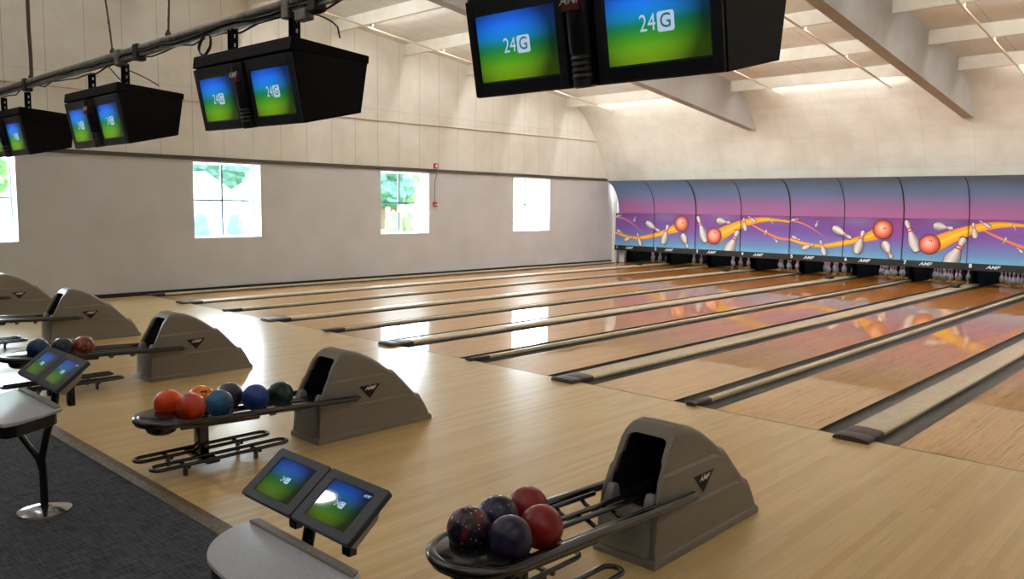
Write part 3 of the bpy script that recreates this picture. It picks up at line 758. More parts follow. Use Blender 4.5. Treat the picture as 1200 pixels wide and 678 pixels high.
# ------------------------------------------------------------------ ball returns
def make_hood(root):
    HWD = .215
    yf = lambda z: -3.555+.02*z/.36 if z < .36 else -3.535+(.19*(z-.36)/.36)+(.05*max(0, z-.66)/.12)
    top = [(-3.32, .762), (-3.22, .768), (-3.10, .738), (-2.98, .684), (-2.86, .610), (-2.775, .540), (-2.765, .536), (-2.725, .530), (-2.62, .428), (-2.53, .328), (-2.475, .270), (-2.465, .268), (-2.43, .262), (-2.375, .180), (-2.335, .105), (-2.325, .055)]
    l1 = lambda y: .515; l2 = lambda y: .285
    def half(h, w):
        # (x,z) list from bottom to top centre on the +x side
        P = [(w, 0), (w, .05), (w-.006, .056)]
        def wid(z): return (w-.006) - (.0 if z < .285 else .013) - (.0 if z < .515 else .015) - .02*max(0, z-.3)
        zs_ = [.12, .20, .275, .289, .36, .44, .505, .522, .60, .66]
        r = min(.062, h*.55)
        for z in zs_:
            zz = min(z, h-r); P.append((wid(zz), zz))
        w2 = wid(h-r)
        for k in range(1, 7):
            a = PI/2*k/6; P.append((w2-r+r*math.cos(a), h-r+r*math.sin(a)))
        return P
    def ring(h, w):
        Hf = half(h, w); return Hf+[(-x, z) for x, z in Hf[::-1]]
    m = MB(); rings = []
    R0 = ring(.752, HWD)
    rings.append([m.vert((x*.985, yf(z)-.0, z)) for x, z in R0])
    rings.append([m.vert((x, yf(z)+.03, z if z < .66 else z+.012)) for x, z in R0])
    for y, h in top:
        Rk = ring(h, HWD)
        rings.append([m.vert((x, max(y, yf(z)+.05), z)) for x, z in Rk])
    endr = [m.vert((x*.97, -2.318, min(z, .05))) for x, z in ring(.055, HWD)]; rings.append(endr)
    n = len(R0)
    for a, c in zip(rings, rings[1:]):
        for i in range(n-1): m.face((a[i], a[i+1], c[i+1], c[i]))
    m.face(rings[-1])
    # front frame to opening
    inn = []
    for x, z in R0:
        zz = .330+(z/.752)*.370; inn.append((x*.78, yf(zz)+.004, zz))
    I = [m.vert(p) for p in inn]; F = rings[0]
    for i in range(n-1): m.face((F[i+1], F[i], I[i], I[i+1]))
    m.face((F[0], F[-1], I[-1], I[0]))
    J = [m.vert((x, y+.03, z-.004)) for x, y, z in inn]
    for i in range(n): m.face((I[(i+1) % n], I[i], J[i], J[(i+1) % n]))
    K = [m.vert((x*.97, -3.02, .33+(z-.33)*.80)) for x, y, z in inn]
    for i in range(n): m.face((J[(i+1) % n], J[i], K[i], K[(i+1) % n]), 1)
    m.face(K, 1)
    hood = m.build('hood', ['hood', 'cavity'], root, smooth=35)
    # base line groove skirt
    q = MB(); q.prism([(-3.572, .0), (-3.572, .04), (-3.55, .05), (-2.32, .05), (-2.305, .035), (-2.305, 0)], -HWD-.005, HWD+.005, 0, 'x', .004); q.build('skirt', 'hood', root, smooth=35)
    # lower front cover
    q = MB(); q.prism([(-3.572, .052), (-3.557, .322), (-3.54, .322), (-3.54, .052)], -.165, .165, 0, 'x', .004)
    for z in (.10, .14, .18, .22): q.box(-.12, .12, -3.576, -3.56, z, z+.008, 0)
    q.build('front_cover', 'hood_panel', root, smooth=35)
    for s in (-1, 1):
        q = MB(); q.prism([(-3.548, .325), (-3.535, .38), (-3.515, .415), (-3.475, .41), (-3.45, .325)], s*.135-.026, s*.135+.026, 0, 'x', .008); q.build('opening_lug', 'hood_panel', root, smooth=35)
    for s in (-1, 1):
        q = MB(); X = s*(HWD-.0205)
        tri = [(-3.131, .436), (-2.901, .436), (-3.016, .316)]
        q.prism(tri, X-.004, X+.003*s+.0, 0, 'x')
        rot = Matrix.Rotation(s*PI/2, 4, 'Z') @ Matrix.Rotation(PI/2, 4, 'X')
        q.text('AMF', .045, Matrix.Translation((X+s*.0045, -3.014, .408)) @ rot, 1, .35, .001, 0, 1.3)
        q.poly([(X+s*.0045, -3.045, .428), (X+s*.0045, -2.99, .428), (X+s*.0045, -3.016, .434)][::s], 2)
        q.build('logo_badge', ['cavity', 'badge_white', 'badge_red'], hood, label='black triangular badge with white lettering')
    return hood
def zr(y): return .35+(-3.2-y)*.048
def make_return():
    root = empty('ball_return')
    make_hood(root)
    R = .238; YC = -4.73
    path = [(R, -3.20+i*(YC+3.20)/8, zr(-3.20+i*(YC+3.20)/8)) for i in range(9)]
    path += [(R*math.cos(a), YC-R*math.sin(a), zr(YC)+.0*a) for a in [PI*k/16 for k in range(1, 16)]]
    path += [(-x, y, z) for x, y, z in path[:9][::-1]]
    m = MB(); m.tube(path, .031, 12, flat=.85)
    m.ball((R, -3.20, zr(-3.2)), .031, .031, .0264, sub=2); m.ball((-R, -3.20, zr(-3.2)), .031, .031, .0264, sub=2)
    m.build('bumper_rail', 'tube_black', root, smooth=60)
    # side plates under the bumper along the rack
    for s in (-1, 1):
        q = MB(); q.prism([(-4.75, zr(-4.75)-.055), (-4.75, zr(-4.75)-.015), (-4.1, zr(-4.1)-.015), (-4.12, zr(-4.1)-.055)], s*(R-.022)-.012, s*(R-.022)+.012, 0, 'x', .004); q.build('side_plate', 'tube_black', root)
    # ball tracks
    for x, ya in ((-.185, -3.62), (-.035, -3.12), (.035, -3.12), (.185, -3.12)):
        q = MB(); q.tube([(x, ya, zr(ya)-.004), (x, -4.0, zr(-4.0)-.006), (x, -4.74, zr(-4.74)-.012), (x, -4.82, zr(-4.8)-.03)], .0155, 8); q.ball((x, ya, zr(ya)-.004), .0155, sub=1); q.build('track_rail', 'rail_black', root, smooth=60)
    for y in (-3.72, -3.95, -4.25, -4.5):
        q = MB(); zz = zr(y)
        q.tube([(-.205, y, zz-.015), (-.17, y, zz-.045), (-.11, y, zz-.065), (-.05, y, zz-.04), (0, y, zz-.022), (.05, y, zz-.04), (.11, y, zz-.065), (.17, y, zz-.045), (.205, y, zz-.015)], .013, 8); q.build('cross_rib', 'tube_black', root, smooth=60)
    # end tray: shallow dome inside the loop
    q = MB(); zt = zr(YC); N = 28
    rr = [(1.0, -.004), (.96, .012), (.86, .026), (.6, .036), (.3, .040), (.05, .041)]
    rings = []
    for r, dz in rr:
        row = []
        for k in range(N+1):
            a = PI*k/N
            row.append(q.vert((R*r*math.cos(a)*.98, YC-R*r*math.sin(a)*.98+.07*(1-r)-.02, zt+dz)))
        rings.append(row)
    for a, c in zip(rings, rings[1:]):
        for k in range(N): q.face((a[k], a[k+1], c[k+1], c[k]))
    q.face([r[0] for r in rings]+[r[-1] for r in rings[::-1]])
    under = [q.vert((v[0], v[1], zt-.03)) for v in [q.v[i] for i in rings[0]]]
    for k in range(N): q.face((rings[0][k+1], rings[0][k], under[k], under[k+1]))
    q.face(under); q.face((rings[0][0], rings[0][-1], under[-1], under[0]))
    q.build('end_tray', 'gloss_black', root, smooth=50)
    q = MB(); q.lathe([(.03, -.118), (.075, -.112), (.105, -.092), (.115, -.06), (.108, -.03), (.10, -.02)], 24, (0, -4.80, zt)); q.build('hand_dryer', 'tube_black', root, smooth=50)
    # post
    q = MB(); q.box(-.055, .055, -4.53, -4.455, .085, zr(-4.55)-.02, 0, .008); q.build('support_post', 'tube_black', root, smooth=40)
    q = MB(); q.box(-.20, .20, -4.545, -4.44, .055, .088, 0, .006); q.build('cross_bar', 'tube_black', root, smooth=40)
    # lower storage loops
    for s in (-1, 1):
        q = MB(); r = .062; x = s*.148+.01; y0, y1 = -4.89, -3.91; z = .098
        pts = []
        for k in range(9): a = PI*k/8; pts.append((x+r*math.cos(a), y1+r*math.sin(a), z))
        for k in range(9): a = PI+PI*k/8; pts.append((x+r*math.cos(a), y0+r*math.sin(a), z))
        q.tube(pts, .0155, 8, closed=True); q.build('storage_loop', 'tube_black', root, smooth=60)
        for y in (-4.70, -4.12):
            q = MB(); q.box(x-.075, x+.075, y-.012, y+.012, .068, .088, 0, .003); q.box(x-.014, x+.014, y-.014, y+.014, 0, .07, 0, .003); q.build('loop_foot', 'tube_black', root)
    return root
RX = [14.72, 11.36, 7.98, 4.62, 1.27]
ret_labels = ['nearest beige ball return, holding red and dark marbled balls', 'beige ball return in the middle, holding orange, blue and green balls', 'beige ball return third from the front, with balls hidden partly by a console', 'beige ball return second from the window wall, its rack cut by the photo edge', 'beige ball return farthest away, closest to the window wall']
proto = make_return()
for i, x in enumerate(RX):
    o = proto if i == 0 else copy_tree(proto)
    o.location = (x, 0, 0); tag(o, ret_labels[i], 'ball return', 'ball returns along the approach')

# balls
BR = .1085
BM = {
 'orange1': ball_mat('ball_orange', rgb(216, 56, 14), rgb(232, 78, 26), 3), 'orange2': ball_mat('ball_red_orange', rgb(190, 50, 18), rgb(208, 68, 28), 3),
 'amber': ball_mat('ball_amber', rgb(238, 112, 20), rgb(248, 142, 40), 3), 'teal': ball_mat('ball_teal', rgb(22, 66, 104), rgb(40, 104, 148), 5),
 'darkviolet': ball_mat('ball_dark_violet', rgb(34, 30, 50), rgb(54, 44, 66), 5), 'blue': ball_mat('ball_blue', rgb(24, 52, 120), rgb(36, 70, 146), 4),
 'green': ball_mat('ball_dark_green', rgb(10, 36, 34), rgb(22, 64, 54), 5), 'red1': ball_mat('ball_red', rgb(128, 12, 12), rgb(146, 20, 18), 2),
 'marble': ball_mat('ball_marbled', rgb(28, 24, 46), rgb(112, 34, 44), 7, .42, .62, rgb(196, 170, 160)), 'speck': ball_mat('ball_speckled', rgb(16, 16, 44), rgb(40, 30, 70), 6, .4, .6, rgb(170, 170, 200)),
 'purple': ball_mat('ball_purple', rgb(20, 20, 44), rgb(46, 36, 70), 7), 'brown': ball_mat('ball_copper', rgb(120, 46, 26), rgb(176, 96, 66), 9, .42, .6, rgb(210, 170, 140)),
 'navy': ball_mat('ball_navy', rgb(16, 24, 48), rgb(34, 44, 70), 6, .4, .6, rgb(90, 100, 120)), 'midblue': ball_mat('ball_mid_blue', rgb(16, 40, 84), rgb(30, 64, 112), 5)}
bmx = MB(); bm = bmesh.new(); bmesh.ops.create_uvsphere(bm, u_segments=48, v_segments=32, radius=BR); bmx.add_bm(bm, 0)
def hole(d, r):
    d = Vector(d).normalized(); t = d.orthogonal().normalized(); s = d.cross(t)
    N = 12; pts = []
    for k in range(N):
        p = (d+(t*math.cos(2*PI*k/N)+s*math.sin(2*PI*k/N))*r/BR).normalized()*(BR+.0004); pts.append(p)
    c0 = bmx.vert(d*(BR+.0004)); ids = [bmx.vert(p) for p in pts]
    for k in range(N): bmx.face((c0, ids[k], ids[(k+1) % N]), 1)
hole((.1, .14, 1), .011); hole((-.14, .10, 1), .011); hole((0, -.5, .86), .013)
def ball(x, y, mt, label, group, rot):
    o = bmx.build('bowling_ball', [BM[mt], 'cavity'], loc=(x, y, zr(y)+.082), rot=rot, smooth=80)
    tag(o, label, 'bowling ball', group)
g0, g1, g2 = 'balls on the nearest ball return', 'balls on the middle ball return', 'balls on the third ball return'
cx = RX[0]
ball(cx-.085, -4.735, 'marble', 'dark marbled ball with red and white specks, nearest the rack tip', g0, (.6, .9, 0))
ball(cx-.11, -4.512, 'speck', 'dark blue speckled ball behind the plain purple one', g0, (.4, .5, 1))
ball(cx+.125, -4.67, 'purple', 'dark purple ball in the front row of the nearest rack', g0, (-.5, .8, .3))
ball(cx-.112, -4.286, 'red1', 'red ball at the back of the nearest rack', g0, (2.2, .3, .5))
ball(cx+.12, -4.444, 'red1', 'red ball at the front of the nearest rack, right of the purple ball', g0, (2.0, .5, .1))
cx = RX[1]
ball(cx-.095, -4.70, 'orange1', 'glossy bright orange ball nearest the tip of the middle rack', g1, (2.6, .6, .2))
ball(cx+.112, -4.62, 'orange2', 'plain red-orange ball in the front row of the middle rack', g1, (2, .8, .2))
ball(cx-.112, -4.43, 'amber', 'amber orange ball in the back row of the middle rack', g1, (.9, .2, 1.2))
ball(cx+.112, -4.395, 'teal', 'teal blue marbled ball in the front row of the middle rack', g1, (1.5, .4, 2))
ball(cx-.112, -4.195, 'darkviolet', 'very dark violet ball behind the teal ball', g1, (2, .8, .2))
ball(cx+.062, -4.06, 'blue', 'royal blue ball alone in the middle of the track', g1, (2.5, .8, .2))
ball(cx+.062, -3.835, 'green', 'very dark green ball closest to the hood of the middle return', g1, (.3, .9, .2))
cx = RX[2]
ball(cx+.085, -4.655, 'midblue', 'blue ball half hidden behind the far console screens', g2, (.3, .9, .2))
ball(cx+.112, -4.43, 'navy', 'navy ball behind the far console screens', g2, (.8, .9, .2))
ball(cx+.08, -4.21, 'brown', 'copper brown marbled ball right of the far console screens', g2, (.8, .9, 1.2))

# ------------------------------------------------------------------ screens
def screen_mesh(w, h, logo=True, small=False, dim=1.0, logo_text_only=False):
    """screen lying in the local XZ plane facing -Y, centred"""
    m = MB(); NX, NZ = 16, 18
    stops = [(0, (112, 150, 16)), (.2, (96, 150, 20)), (.36, (50, 128, 30)), (.48, (16, 110, 70)), (.62, (16, 118, 176)), (.8, (24, 110, 226)), (1, (22, 80, 196))]
    def col(u, v):
        for (a, ca), (b_, cb) in zip(stops, stops[1:]):
            if a <= v <= b_: c = mixc(ca, cb, (v-a)/(b_-a)); break
        r = math.hypot((u-.38)*1.25, (v-.5)*.9); k = max(.10, 1-1.9*r**2.1)*dim
        return tuple(x*k for x in fin(c)[:3])+(1,)
    g = [[m.vert((w*(i/NX-.5), 0, h*(j/NZ-.5)), col(i/NX, j/NZ)) for i in range(NX+1)] for j in range(NZ+1)]
    for j in range(NZ):
        for i in range(NX): m.face((g[j][i], g[j][i+1], g[j+1][i+1], g[j+1][i]))
    rot = Matrix.Rotation(PI/2, 4, 'X')
    s = w/.76 if not small else w/1.15
    # "24" and a rounded square with a G cut out
    m.text('24', .150*s, Matrix.Translation((-.062*s, -.002, 0)) @ rot, 1, 0, 0, 0, .85)
    cx, hs, rr = .072*s, .062*s, .018*s
    sq = []
    for qx, qz, a0 in ((1, 1, 0), (-1, 1, PI/2), (-1, -1, PI), (1, -1, 1.5*PI)):
        for k in range(5):
            a = a0+PI/2*k/4; sq.append((cx+qx*(hs-rr)+rr*math.cos(a), -.0015, qz*(hs-rr)+rr*math.sin(a)))
    m.poly(sq, 1)
    m.text('G', .125*s, Matrix.Translation((cx, -.003, 0)) @ rot, 2, 0, .001*s, 0, .95)
    if small:
        m.text('Welcome', .05*s, Matrix.Translation((0, -.002, .14*s)) @ rot, 3) if False else None
    return m
M['logo_dark'] = mat('logo_letter', rgb(20, 40, 40), .3, emit=rgb(40, 100, 110), estr=.9)
SM = ['screen', 'screen_logo', 'logo_dark']

def make_monitor():
    root = empty('overhead_monitor')           # origin: bottom of the front face, centre
    hw = .745
    # cabinet
    q = MB(); q.prism([(.012, .004), (-.083, .50), (-.06, .505), (.565, .50), (.505, .12)], -hw, hw, 0, 'x', .005); q.build('cabinet', 'black_side', root)
    q = MB(); q.prism([(-.105, .505), (-.092, .600), (.578, .552), (.575, .492)], -hw-.004, hw+.004, 0, 'x', .008); q.build('lid', 'black_side', root)
    th = math.atan2(.10, .50)      # face leans out at the top
    for sx in (-1, 1):
        cx = sx*.415; bw, bh = .645, .492
        bz = empty_mesh_bezel(bw, bh, d=.016).build('screen_bezel', 'mon_bezel', root, (cx, -.040, .249), (th, 0, 0))
        sc = screen_mesh(.53, .335, dim=1.25).build('screen', SM, bz, (0.0, -.0095, -.005), colors=True)
    q = MB(); q.lathe([(.05, -.02), (.062, -.01)]+[(.062 if k % 2 else .055, .02+.014*k) for k in range(9)]+[(.062, .15), (.062, .455), (.056, .47)], 24, (0, -.004, .0))
    col = q.build('centre_column', 'black_plastic', root, (0, 0.0, .02), (th, 0, 0), smooth=30)
    q = MB(); q.box(-.05, .05, -.070, -.02, .335, .405, 1, .004); q.text('AMF', .06, Matrix.Translation((0, -.0715, .385)) @ Matrix.Rotation(PI/2, 4, 'X'), 0, .3, .001, 0, 1.1); q.build('logo', ['badge_white', 'dark_red'], col)
    for x, y in ((-.42, .085), (.50, .085)):
        q = MB(); q.box(x-.032, x-.026, y-.03, y+.03, .555, .815); q.box(x+.026, x+.032, y-.03, y+.03, .555, .815); q.box(x-.032, x+.032, y+.024, y+.03, .555, .815)
        for z in (.60, .67, .74): q.box(x+.0321, x+.0335, y-.007, y+.007, z, z+.03, 1)
        q.build('hanging_bracket', ['black_side', 'badge_white'], root)
    return root
M['dark_red'] = mat('dark_red', rgb(96, 22, 20), .4)
def round_frame(W, H, w, h, d, r, cz=0):
    # frame: rounded outer edge, rectangular window, plate behind the window
    m = MB(); O = []; I = []
    for qx, qz, a0 in ((1, 1, 0), (-1, 1, PI/2), (-1, -1, PI), (1, -1, 1.5*PI)):
        for k in range(5):
            a = a0+PI/2*k/4
            O.append((qx*(W/2-r)+r*math.cos(a), qz*(H/2-r)+r*math.sin(a))); I.append((qx*w/2, cz+qz*h/2))
    b_ = .003
    def loop(P, y, g=0): return [m.vert((x*(1-2*g/W), y, z*(1-2*g/H))) for x, z in P]
    f0 = loop(O, -d, b_); f1 = loop(O, -d+b_); f2 = loop(O, d); i0 = loop(I, -d); i1 = loop(I, -d+.005)
    n = len(O)
    def br(a, c):
        for k in range(n): m.face((a[k], a[(k+1) % n], c[(k+1) % n], c[k]))
    br(f1, f0); br(f2, f1); br(f0, i0); br(i0, i1); m.face(f2)
    c4 = [m.vert((x, -d+.005, z)) for x, z in ((w/2, cz+h/2), (-w/2, cz+h/2), (-w/2, cz-h/2), (w/2, cz-h/2))]; m.face(c4)
    return m
def empty_mesh_bezel(bw, bh, sw=.54, sh=.345, cz=-.005, d=.03):
    """frame: outer rectangle with a rectangular recess for the screen"""
    m = MB(); t = .0
    X, Z = bw/2, bh/2; x, z0, z1 = sw/2, cz-sh/2, cz+sh/2
    m.box(-X, -x, -d, d, -Z, Z, 0, .003, 1); m.box(x, X, -d, d, -Z, Z, 0, .003, 1)
    m.box(-x, x, -d, d, -Z, z0, 0, .003, 1); m.box(-x, x, -d, d, z1, Z, 0, .003, 1)
    m.box(-x, x, -.008, d, z0, z1, 0)
    return m
mon_pose = [(14.85, -4.18, 2.622, .017, .004), (11.46, -4.072, 2.626, 0, .013), (8.20, -4.004, 2.615, -.004, .001), (4.93, -3.975, 2.615, .03, -.003), (1.66, -3.95, 2.615, 0, 0)]
mon_lab = ['largest twin screen overhead monitor, cut by the top edge of the photo', 'twin screen overhead monitor second from the right, hanging from the pipe', 'twin screen overhead monitor third from the right, below the middle of the pipe', 'twin screen overhead monitor fourth from the right, above the leftmost window', 'twin screen overhead monitor at the left edge of the photo, mostly cut off']
mp_ = make_monitor()
for i, (x, y, z, yw, ro) in enumerate(mon_pose):
    o = mp_ if i == 0 else copy_tree(mp_)
    o.location = (x, y, z); o.rotation_euler = (0, ro, yw); tag(o, mon_lab[i], 'monitor', 'overhead score monitors')

# pipe and strut carrying the monitors
PY = -3.98
q = MB(); q.tube([(XW, PY, 3.515), (8, PY, 3.515), (20, PY-.02, 3.525)], .034, 12)
po = q.build('support_pipe', 'galv', smooth=50); tag(po, 'thick galvanised pipe from which the overhead monitors hang', 'pipe')
for x in (2.0, 5.8, 8.75, 9.2, 11.9, 12.25, 15.2):
    c_ = MB(); c_.box(x-.05, x+.05, PY-.05, PY+.05, 3.40, 3.555, 0, .01); c_.build('pipe_clamp', 'galv' if int(x*10) % 2 else 'tape', po)
q = MB(); q.box(XW, 20, PY-.022, PY+.022, 3.438, 3.478, 0)
tag(q.build('strut_channel', 'galv'), 'slimmer metal channel fixed directly under the thick pipe', 'strut')
random.seed(3)
for k, (yo, zo, r, lb) in enumerate(((-.035, 3.475, .009, 'dark cable strapped along the front of the thick pipe'), (.01, 3.425, .008, 'dark cable sagging in loops below the metal channel'), (.04, 3.55, .010, 'dark cable lying on top of the thick pipe'))):
    pts = []
    x = XW+.1
    while x < 19.5:
        pts.append((x, PY+yo+random.uniform(-.006, .006), zo+random.uniform(-.016, .014)*(1+k % 2))); x += .28
    q = MB(); q.tube(pts, r, 6); tag(q.build('cable', 'cable', smooth=60), lb, 'cable')
# coil of spare cable
q = MB(); pts = []
for k in range(90):
    a = 2*PI*k/18; rr = .085+.012*math.sin(k*.7); pts.append((10.615+rr*math.cos(a), PY-.03+.012*math.sin(k*.37), 3.40+rr*math.sin(a)-.03))
q.tube(pts, .006, 6); tag(q.build('cable_coil', 'cable', smooth=60), 'small coil of spare dark cable hanging under the pipe', 'cable')
# drop cables
for pts, lb in (([(10.5, PY, 3.44), (10.42, PY-.05, 3.34), (10.62, PY-.03, 3.28), (10.74, PY+.02, 3.222)], 'thin cable dropping left of the cable coil'),
                ([(12.1, PY, 3.42), (12.3, PY+.06, 3.38), (12.36, PY+.1, 3.30), (12.36, PY+.12, 3.225)], 'thin cable curving down to the lid of the second monitor'),
                ([(8.45, PY, 3.42), (8.50, PY+.05, 3.32), (8.62, PY+.1, 3.225)], 'thin cable dropping onto the lid of the third monitor'),
                ([(8.6, PY, 3.42), (8.85, PY+.15, 3.33), (8.93, PY+.3, 3.22)], 'thin cable arching to the rear of the third monitor')):
    q = MB(); q.tube([bez(pts[0], pts[1], pts[2], t/6) for t in range(7)]+[Vector(pts[-1])], .006, 6); tag(q.build('drop_cable', 'cable', smooth=60), lb, 'cable', 'thin cables dropping to the monitors')
q = MB(); q.box(12.02, 12.16, PY-.04, PY+.04, 3.365, 3.438, 0, .006); tag(q.build('junction_box', 'galv'), 'small metal junction box under the channel above the second monitor', 'junction box')
# suspension wires to the roof
for x, dx, lb, r in ((5.95, -.05, 'pair of thick hanging wires at the far left of the pipe', .014), (8.55, -.95, 'slanting chain wire holding the pipe above the third monitor', .009), (9.85, .35, 'thin chain wire holding the pipe left of the second monitor', .009), (13.4, .2, 'hanging wire holding the pipe above the photo frame', .009)):
    q = MB(); z1 = ceil_z(PY)-.02
    N = 14; pts = [(x+dx*t/N+(.01*math.sin(t*2.1)), PY, 3.545+(z1-3.545)*t/N) for t in range(N+1)]
    q.tube(pts, r, 6)
    if r > .01: q.tube([(p[0]+.035, p[1]+.01, p[2]) for p in pts], r*.6, 6)
    q.lathe([(.02, 0), (.03, .02), (.012, .06)], 10, (x, PY, 3.54))
    for k in range(1, 4): q.ball((x+dx*k*.03, PY, 3.60+k*.09), .014, .008, .03, sub=1)
    tag(q.build('suspension_wire', 'wire', smooth=60), lb, 'wire', 'wires holding the support pipe')

# pendant lamp over the seating side
pl = empty('pendant_lamp', (8.7, -7.06, 5.35), 0, 'pendant lamp with a long glowing bulb above the seating side', 'lamp')
q = MB(); q.lathe([(.015, -.18), (.045, -.14), (.07, -.06), (.075, .02), (.06, .12), (.035, .22), (.02, .28)], 20); q.build('bulb', 'lamp_glow', pl, smooth=60)
q = MB(); q.lathe([(.10, .22), (.09, .26), (.05, .33), (.04, .38)], 20); q.build('lamp_cap', 'black_base', pl, smooth=40)
q = MB(); q.tube([(0, 0, .38), (0, 0, ceil_z(-7.06)-5.35-.005)], .008, 6); q.build('cord', 'cable', pl)
# ------------------------------------------------------------------ scoring consoles
def smooth_loop(P, n=4):
    # round the left side of the outline only (first seven points)
    f = lerp_pts(P[1:8]); return [P[0]]+[f(k/(6*n)) for k in range(6*n+1)]+P[8:]
def make_console():
    root = empty('scoring_console')
    # local origin: foot centre on the carpet, x to the right, y towards the lanes
    q = MB(); q.lathe([(.165, 0), (.163, .010), (.12, .024), (.06, .034), (.03, .036)], 36); q.build('base_plate', 'chrome', root, smooth=40, label='shiny round chrome base plate')
    q = MB(); q.tube([(0, 0, .03), (0, 0, .20), (.0, .0, .34), (.02, .03, .50), (.05, .07, .66), (.06, .09, .80), (.06, .09, .90)], .03, 12, flat=.8); q.build('pole', 'tube_black', root, smooth=60)
    q = MB(); q.tube([(0, 0, .24), (-.02, -.02, .34), (-.05, -.12, .52), (-.08, -.20, .665)], .024, 12, flat=.8); q.build('brace', 'tube_black', root, smooth=60)
    # desk
    D = DESK
    D = dict(D, out=smooth_loop(D['out']))
    q = MB(); q.prism(D['out'], D['z'], D['z']+.022, 0, 'z', .006); q.build('desk_top', 'desk', root, smooth=40)
    gx = sum(p[0] for p in D['out'])/len(D['out']); gy = sum(p[1] for p in D['out'])/len(D['out'])
    q = MB(); q.prism([(gx+(x-gx)*.93, gy+(y-gy)*.90) for x, y in D['out']], D['z']-.075, D['z']-.001, 0, 'z', .01); q.build('desk_tray', 'black_plastic', root, smooth=40)
    q = MB(); q.prism([(-.12, -.045), (-.13, -.085), (.59, -.085), (.565, -.045)], D['z']+.020, D['z']+.034, 0, 'z', .004); q.build('rear_strip', 'desk_back', root, smooth=40)
    # screens on necks
    S = SCR
    for sx in (-1, 1):
        q = MB(); q.box(S['x']+sx*.19-.025, S['x']+sx*.19+.025, S['y']+.02, S['y']+.06, D['z']-.03, S['z']-.03, 0, .006); q.build('neck', 'tube_black', root)
        bw, bh = .378, .25
        b_ = round_frame(bw, bh, .262, .178, .012, .014).build('screen_bezel', 'bezel', root, (S['x']+sx*.1925, S['y'], S['z']), (-S['t'], 0, 0), smooth=30)
        s_ = screen_mesh(.258, .174, small=True, dim=.5)
        if sx == 1: s_.text('AMF', .02, Matrix.Translation((.10, -.001, .07)) @ Matrix.Rotation(PI/2, 4, 'X'), 1, .3)
        s_.build('screen', SM, b_, (0, -.0088, 0), colors=True)
        hq = MB(); hq.prism([(-.10, -bh/2+.005), (-.012, -bh/2-.0+.001), (-.012, bh/2-.02), (-.05, bh/2-.05)], -bw/2+.02, bw/2-.02, 0, 'x', .006)
        hq = MB(); hq.prism([(.013, -bh/2+.004), (.055, -bh/2+.02), (.05, bh/2-.10), (.013, bh/2-.05)], -bw/2+.02, bw/2-.02, 0, 'x', .006)
        hq.build('housing', 'beige_plastic', b_)
    return root
DESK = dict(z=.75, out=[(-.125, -.035), (-.14, -.06), (-.135, -.16), (-.07, -.27), (.03, -.345), (.15, -.38), (.4, -.40), (.70, -.42), (.745, -.40), (.74, -.33), (.66, -.18), (.59, -.06), (.56, -.035)])
SCR = dict(x=.13, y=.05, z=.928, t=.92)
con = make_console()
con.location = (14.485, -5.635, -.03)
tag(con, 'near scoring console with two lit tilted screens and grey desk', 'scoring console', 'scoring consoles on the carpet')
c2 = copy_tree(con); c2.location = (11.46, -5.64, -.03); c2.scale = (1, 1, 1.06)
tag(c2, 'far scoring console at the left edge on a round chrome foot', 'scoring console', 'scoring consoles on the carpet')

# ------------------------------------------------------------------ outside
b = MB(); b.box(-90, XW-T, -70, 90, -.8, -.6); struct(b.build('ground', 'asphalt'))
b = MB(); b.box(-88, -32, -60, 88, -.6, -.56); struct(b.build('ground_lawn', 'grass'))
def tree(x, y, h, w, mt, label):
    e = empty('tree', (x, y, -.56), 0, label, 'tree', 'trees outside the windows')
    q = MB(); q.tube([(0, 0, 0), (.1, 0, h*.3), (0, .1, h*.55)], [w*.09, w*.06, w*.03], 8); q.build('trunk', 'bark', e)
    q = MB(); rnd = random.Random(int(x*7+y*13))
    bm = None
    for k in range(16):
        a = rnd.uniform(0, 2*PI); r = rnd.uniform(0, .6)*w/2; zz = h*rnd.uniform(.42, .88); s = w*rnd.uniform(.16, .27)
        bm = bmesh.new(); bmesh.ops.create_icosphere(bm, subdivisions=3, radius=1)
        for v in bm.verts: v.co *= 1+rnd.uniform(-.13, .13)
        q.add_bm(bm, 0, Matrix.Translation((r*math.cos(a), r*math.sin(a), zz)) @ Matrix.Diagonal((s, s, s*.85, 1)))
    q.build('crown', mt, e)
def bush(x, y, h, w, mt, label):
    q = MB(); rnd = random.Random(int(x*5+y*3))
    for k in range(9):
        a = rnd.uniform(0, 2*PI); r = rnd.uniform(0, .5)*w/2; s = w*rnd.uniform(.2, .3)
        bm = bmesh.new(); bmesh.ops.create_icosphere(bm, subdivisions=2, radius=1)
        for v in bm.verts: v.co *= 1+rnd.uniform(-.15, .15)
        q.add_bm(bm, 0, Matrix.Translation((r*math.cos(a), r*math.sin(a), h*.45)) @ Matrix.Diagonal((s, s, h*.5, 1)))
    tag(q.build('bush', mt, loc=(x, y, -.58)), label, 'bush', 'bushes outside the windows')
hs = empty('house', (-50, 25.4, -.6), 0, 'white gabled house seen through the window left of centre', 'house')
q = MB(); q.box(-10, 0, -3.6, 3.6, 0, 2.8); q.prism([(-3.6, 2.8), (3.6, 2.8), (0, 5.0)], -10, 0, 0, 'x'); q.box(-3, 1.8, 3.6, 8.5, 0, 2.2); q.build('walls', 'siding', hs)
for s in (-1, 1):
    q = MB(); q.prism([(s*4.1, 2.45), (s*4.1, 2.62), (0, 5.25), (0, 5.05)], -10.4, .4, 0, 'x'); q.build('roof', 'shingle', hs)
q = MB(); q.box(-5, -4.3, -.4, .4, 4.6, 6.0); q.build('chimney', 'siding', hs)
q = MB(); q.box(0, .05, .3, 1.7, 2.9, 4.0); wf = q.build('window', 'white_frame', hs)
for dy in (.55, 1.4):
    q = MB(); q.box(.05, .07, dy-.16, dy+.16, 3.0, 3.9); q.build('pane', 'house_glass', wf)
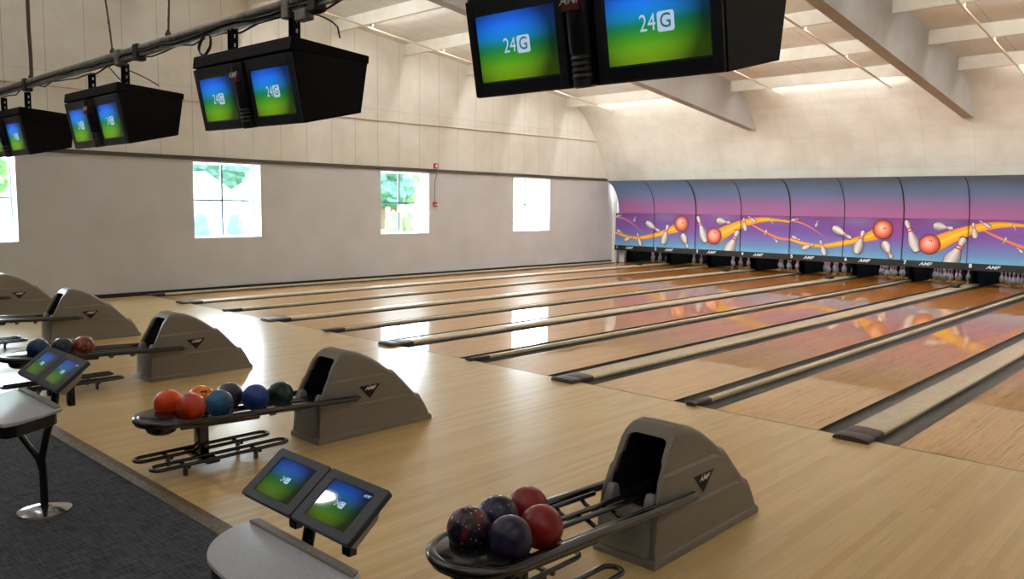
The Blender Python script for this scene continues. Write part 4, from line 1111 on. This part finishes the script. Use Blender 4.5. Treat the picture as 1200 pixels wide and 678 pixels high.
tree(-64, 24, 11, 9, 'leaf2', 'blue-green tree behind the roof of the white house')
tree(-62, 31, 11, 9, 'leaf2', 'tall blue-green tree just right of the white house roof')
tree(-46, 31.5, 7.5, 6.5, 'leaf1', 'bright green tree in front of the house on the right')
tree(-60, 17, 12, 9, 'leaf2', 'blue-green tree left of the white house')
tree(-50, 44.5, 8, 7, 'leaf2', 'pale green tree at the left of the third window view')
tree(-70, 62, 9, 8, 'leaf1', 'green tree farther off in the third window view')
tree(-50, 8, 9, 8, 'leaf1', 'green tree seen through the leftmost window')
bush(-30, 15.4, 1.95, 1.5, 'leaf2', 'low bush in front of the white house, left one')
bush(-30, 17.6, 1.95, 1.4, 'leaf2', 'round bush in front of the white house, right one')
bush(-30, 30.2, 2.2, 1.5, 'leaf1', 'low bush seen through the third window, left one')
bush(-30, 31.7, 2.2, 1.5, 'leaf1', 'low bush seen through the third window, right one')
cr = empty('parked_car', (-26, 18.6, -.6), math.radians(80), 'pale car parked at the right of the second window view', 'car')
q = MB(); q.prism([(-2.1, .35), (-2.1, .8), (-1.2, .9), (-.7, 1.4), (.9, 1.4), (1.4, .95), (2.1, .85), (2.1, .35)], -.85, .85, 0, 'x', .06); q.build('body', 'car', cr, smooth=40)
q = MB(); q.prism([(-1.1, .93), (-.68, 1.34), (.85, 1.34), (1.28, .95)], -.86, .86, 0, 'x'); q.build('side_windows', 'house_glass', cr)
for x in (-.78, .78):
    for y in (-1.35, 1.35):
        q = MB(); bm = bmesh.new(); bmesh.ops.create_cone(bm, cap_ends=True, segments=20, radius1=.34, radius2=.34, depth=.22)
        q.add_bm(bm, 0, Matrix.Translation((x, y, .34)) @ Matrix.Rotation(PI/2, 4, 'Y')); q.build('wheel', 'tyre', cr)

# ------------------------------------------------------------------ world, camera
w = bpy.data.worlds.new('World'); bpy.context.scene.world = w; w.use_nodes = True
bg = w.node_tree.nodes['Background']; bg.inputs[0].default_value = (.80, .90, 1.0, 1); bg.inputs[1].default_value = 19.0

cam = bpy.data.cameras.new('Camera'); co = bpy.data.objects.new('Camera', cam); C.objects.link(co)
cam.sensor_width = 36; cam.lens = 941.62/1200*36; cam.clip_start = .05; cam.clip_end = 400
r = Vector((0.72891294, 0.68449419, 0.01239517)); u = Vector((-0.08016319, 0.06735623, 0.99450339)); f = Vector((-0.6798969, 0.72590003, -0.10396807))
Mx = Matrix((r, u, -f)).transposed().to_4x4(); Mx.translation = Vector((17.312764, -7.314398, 2.05000485))
co.matrix_world = Mx
bpy.context.scene.camera = co
vs = bpy.context.scene.view_settings
vs.view_transform = 'Standard'; vs.look = 'None'; vs.gamma = 1; vs.exposure = 0.0; vs.use_curve_mapping = False
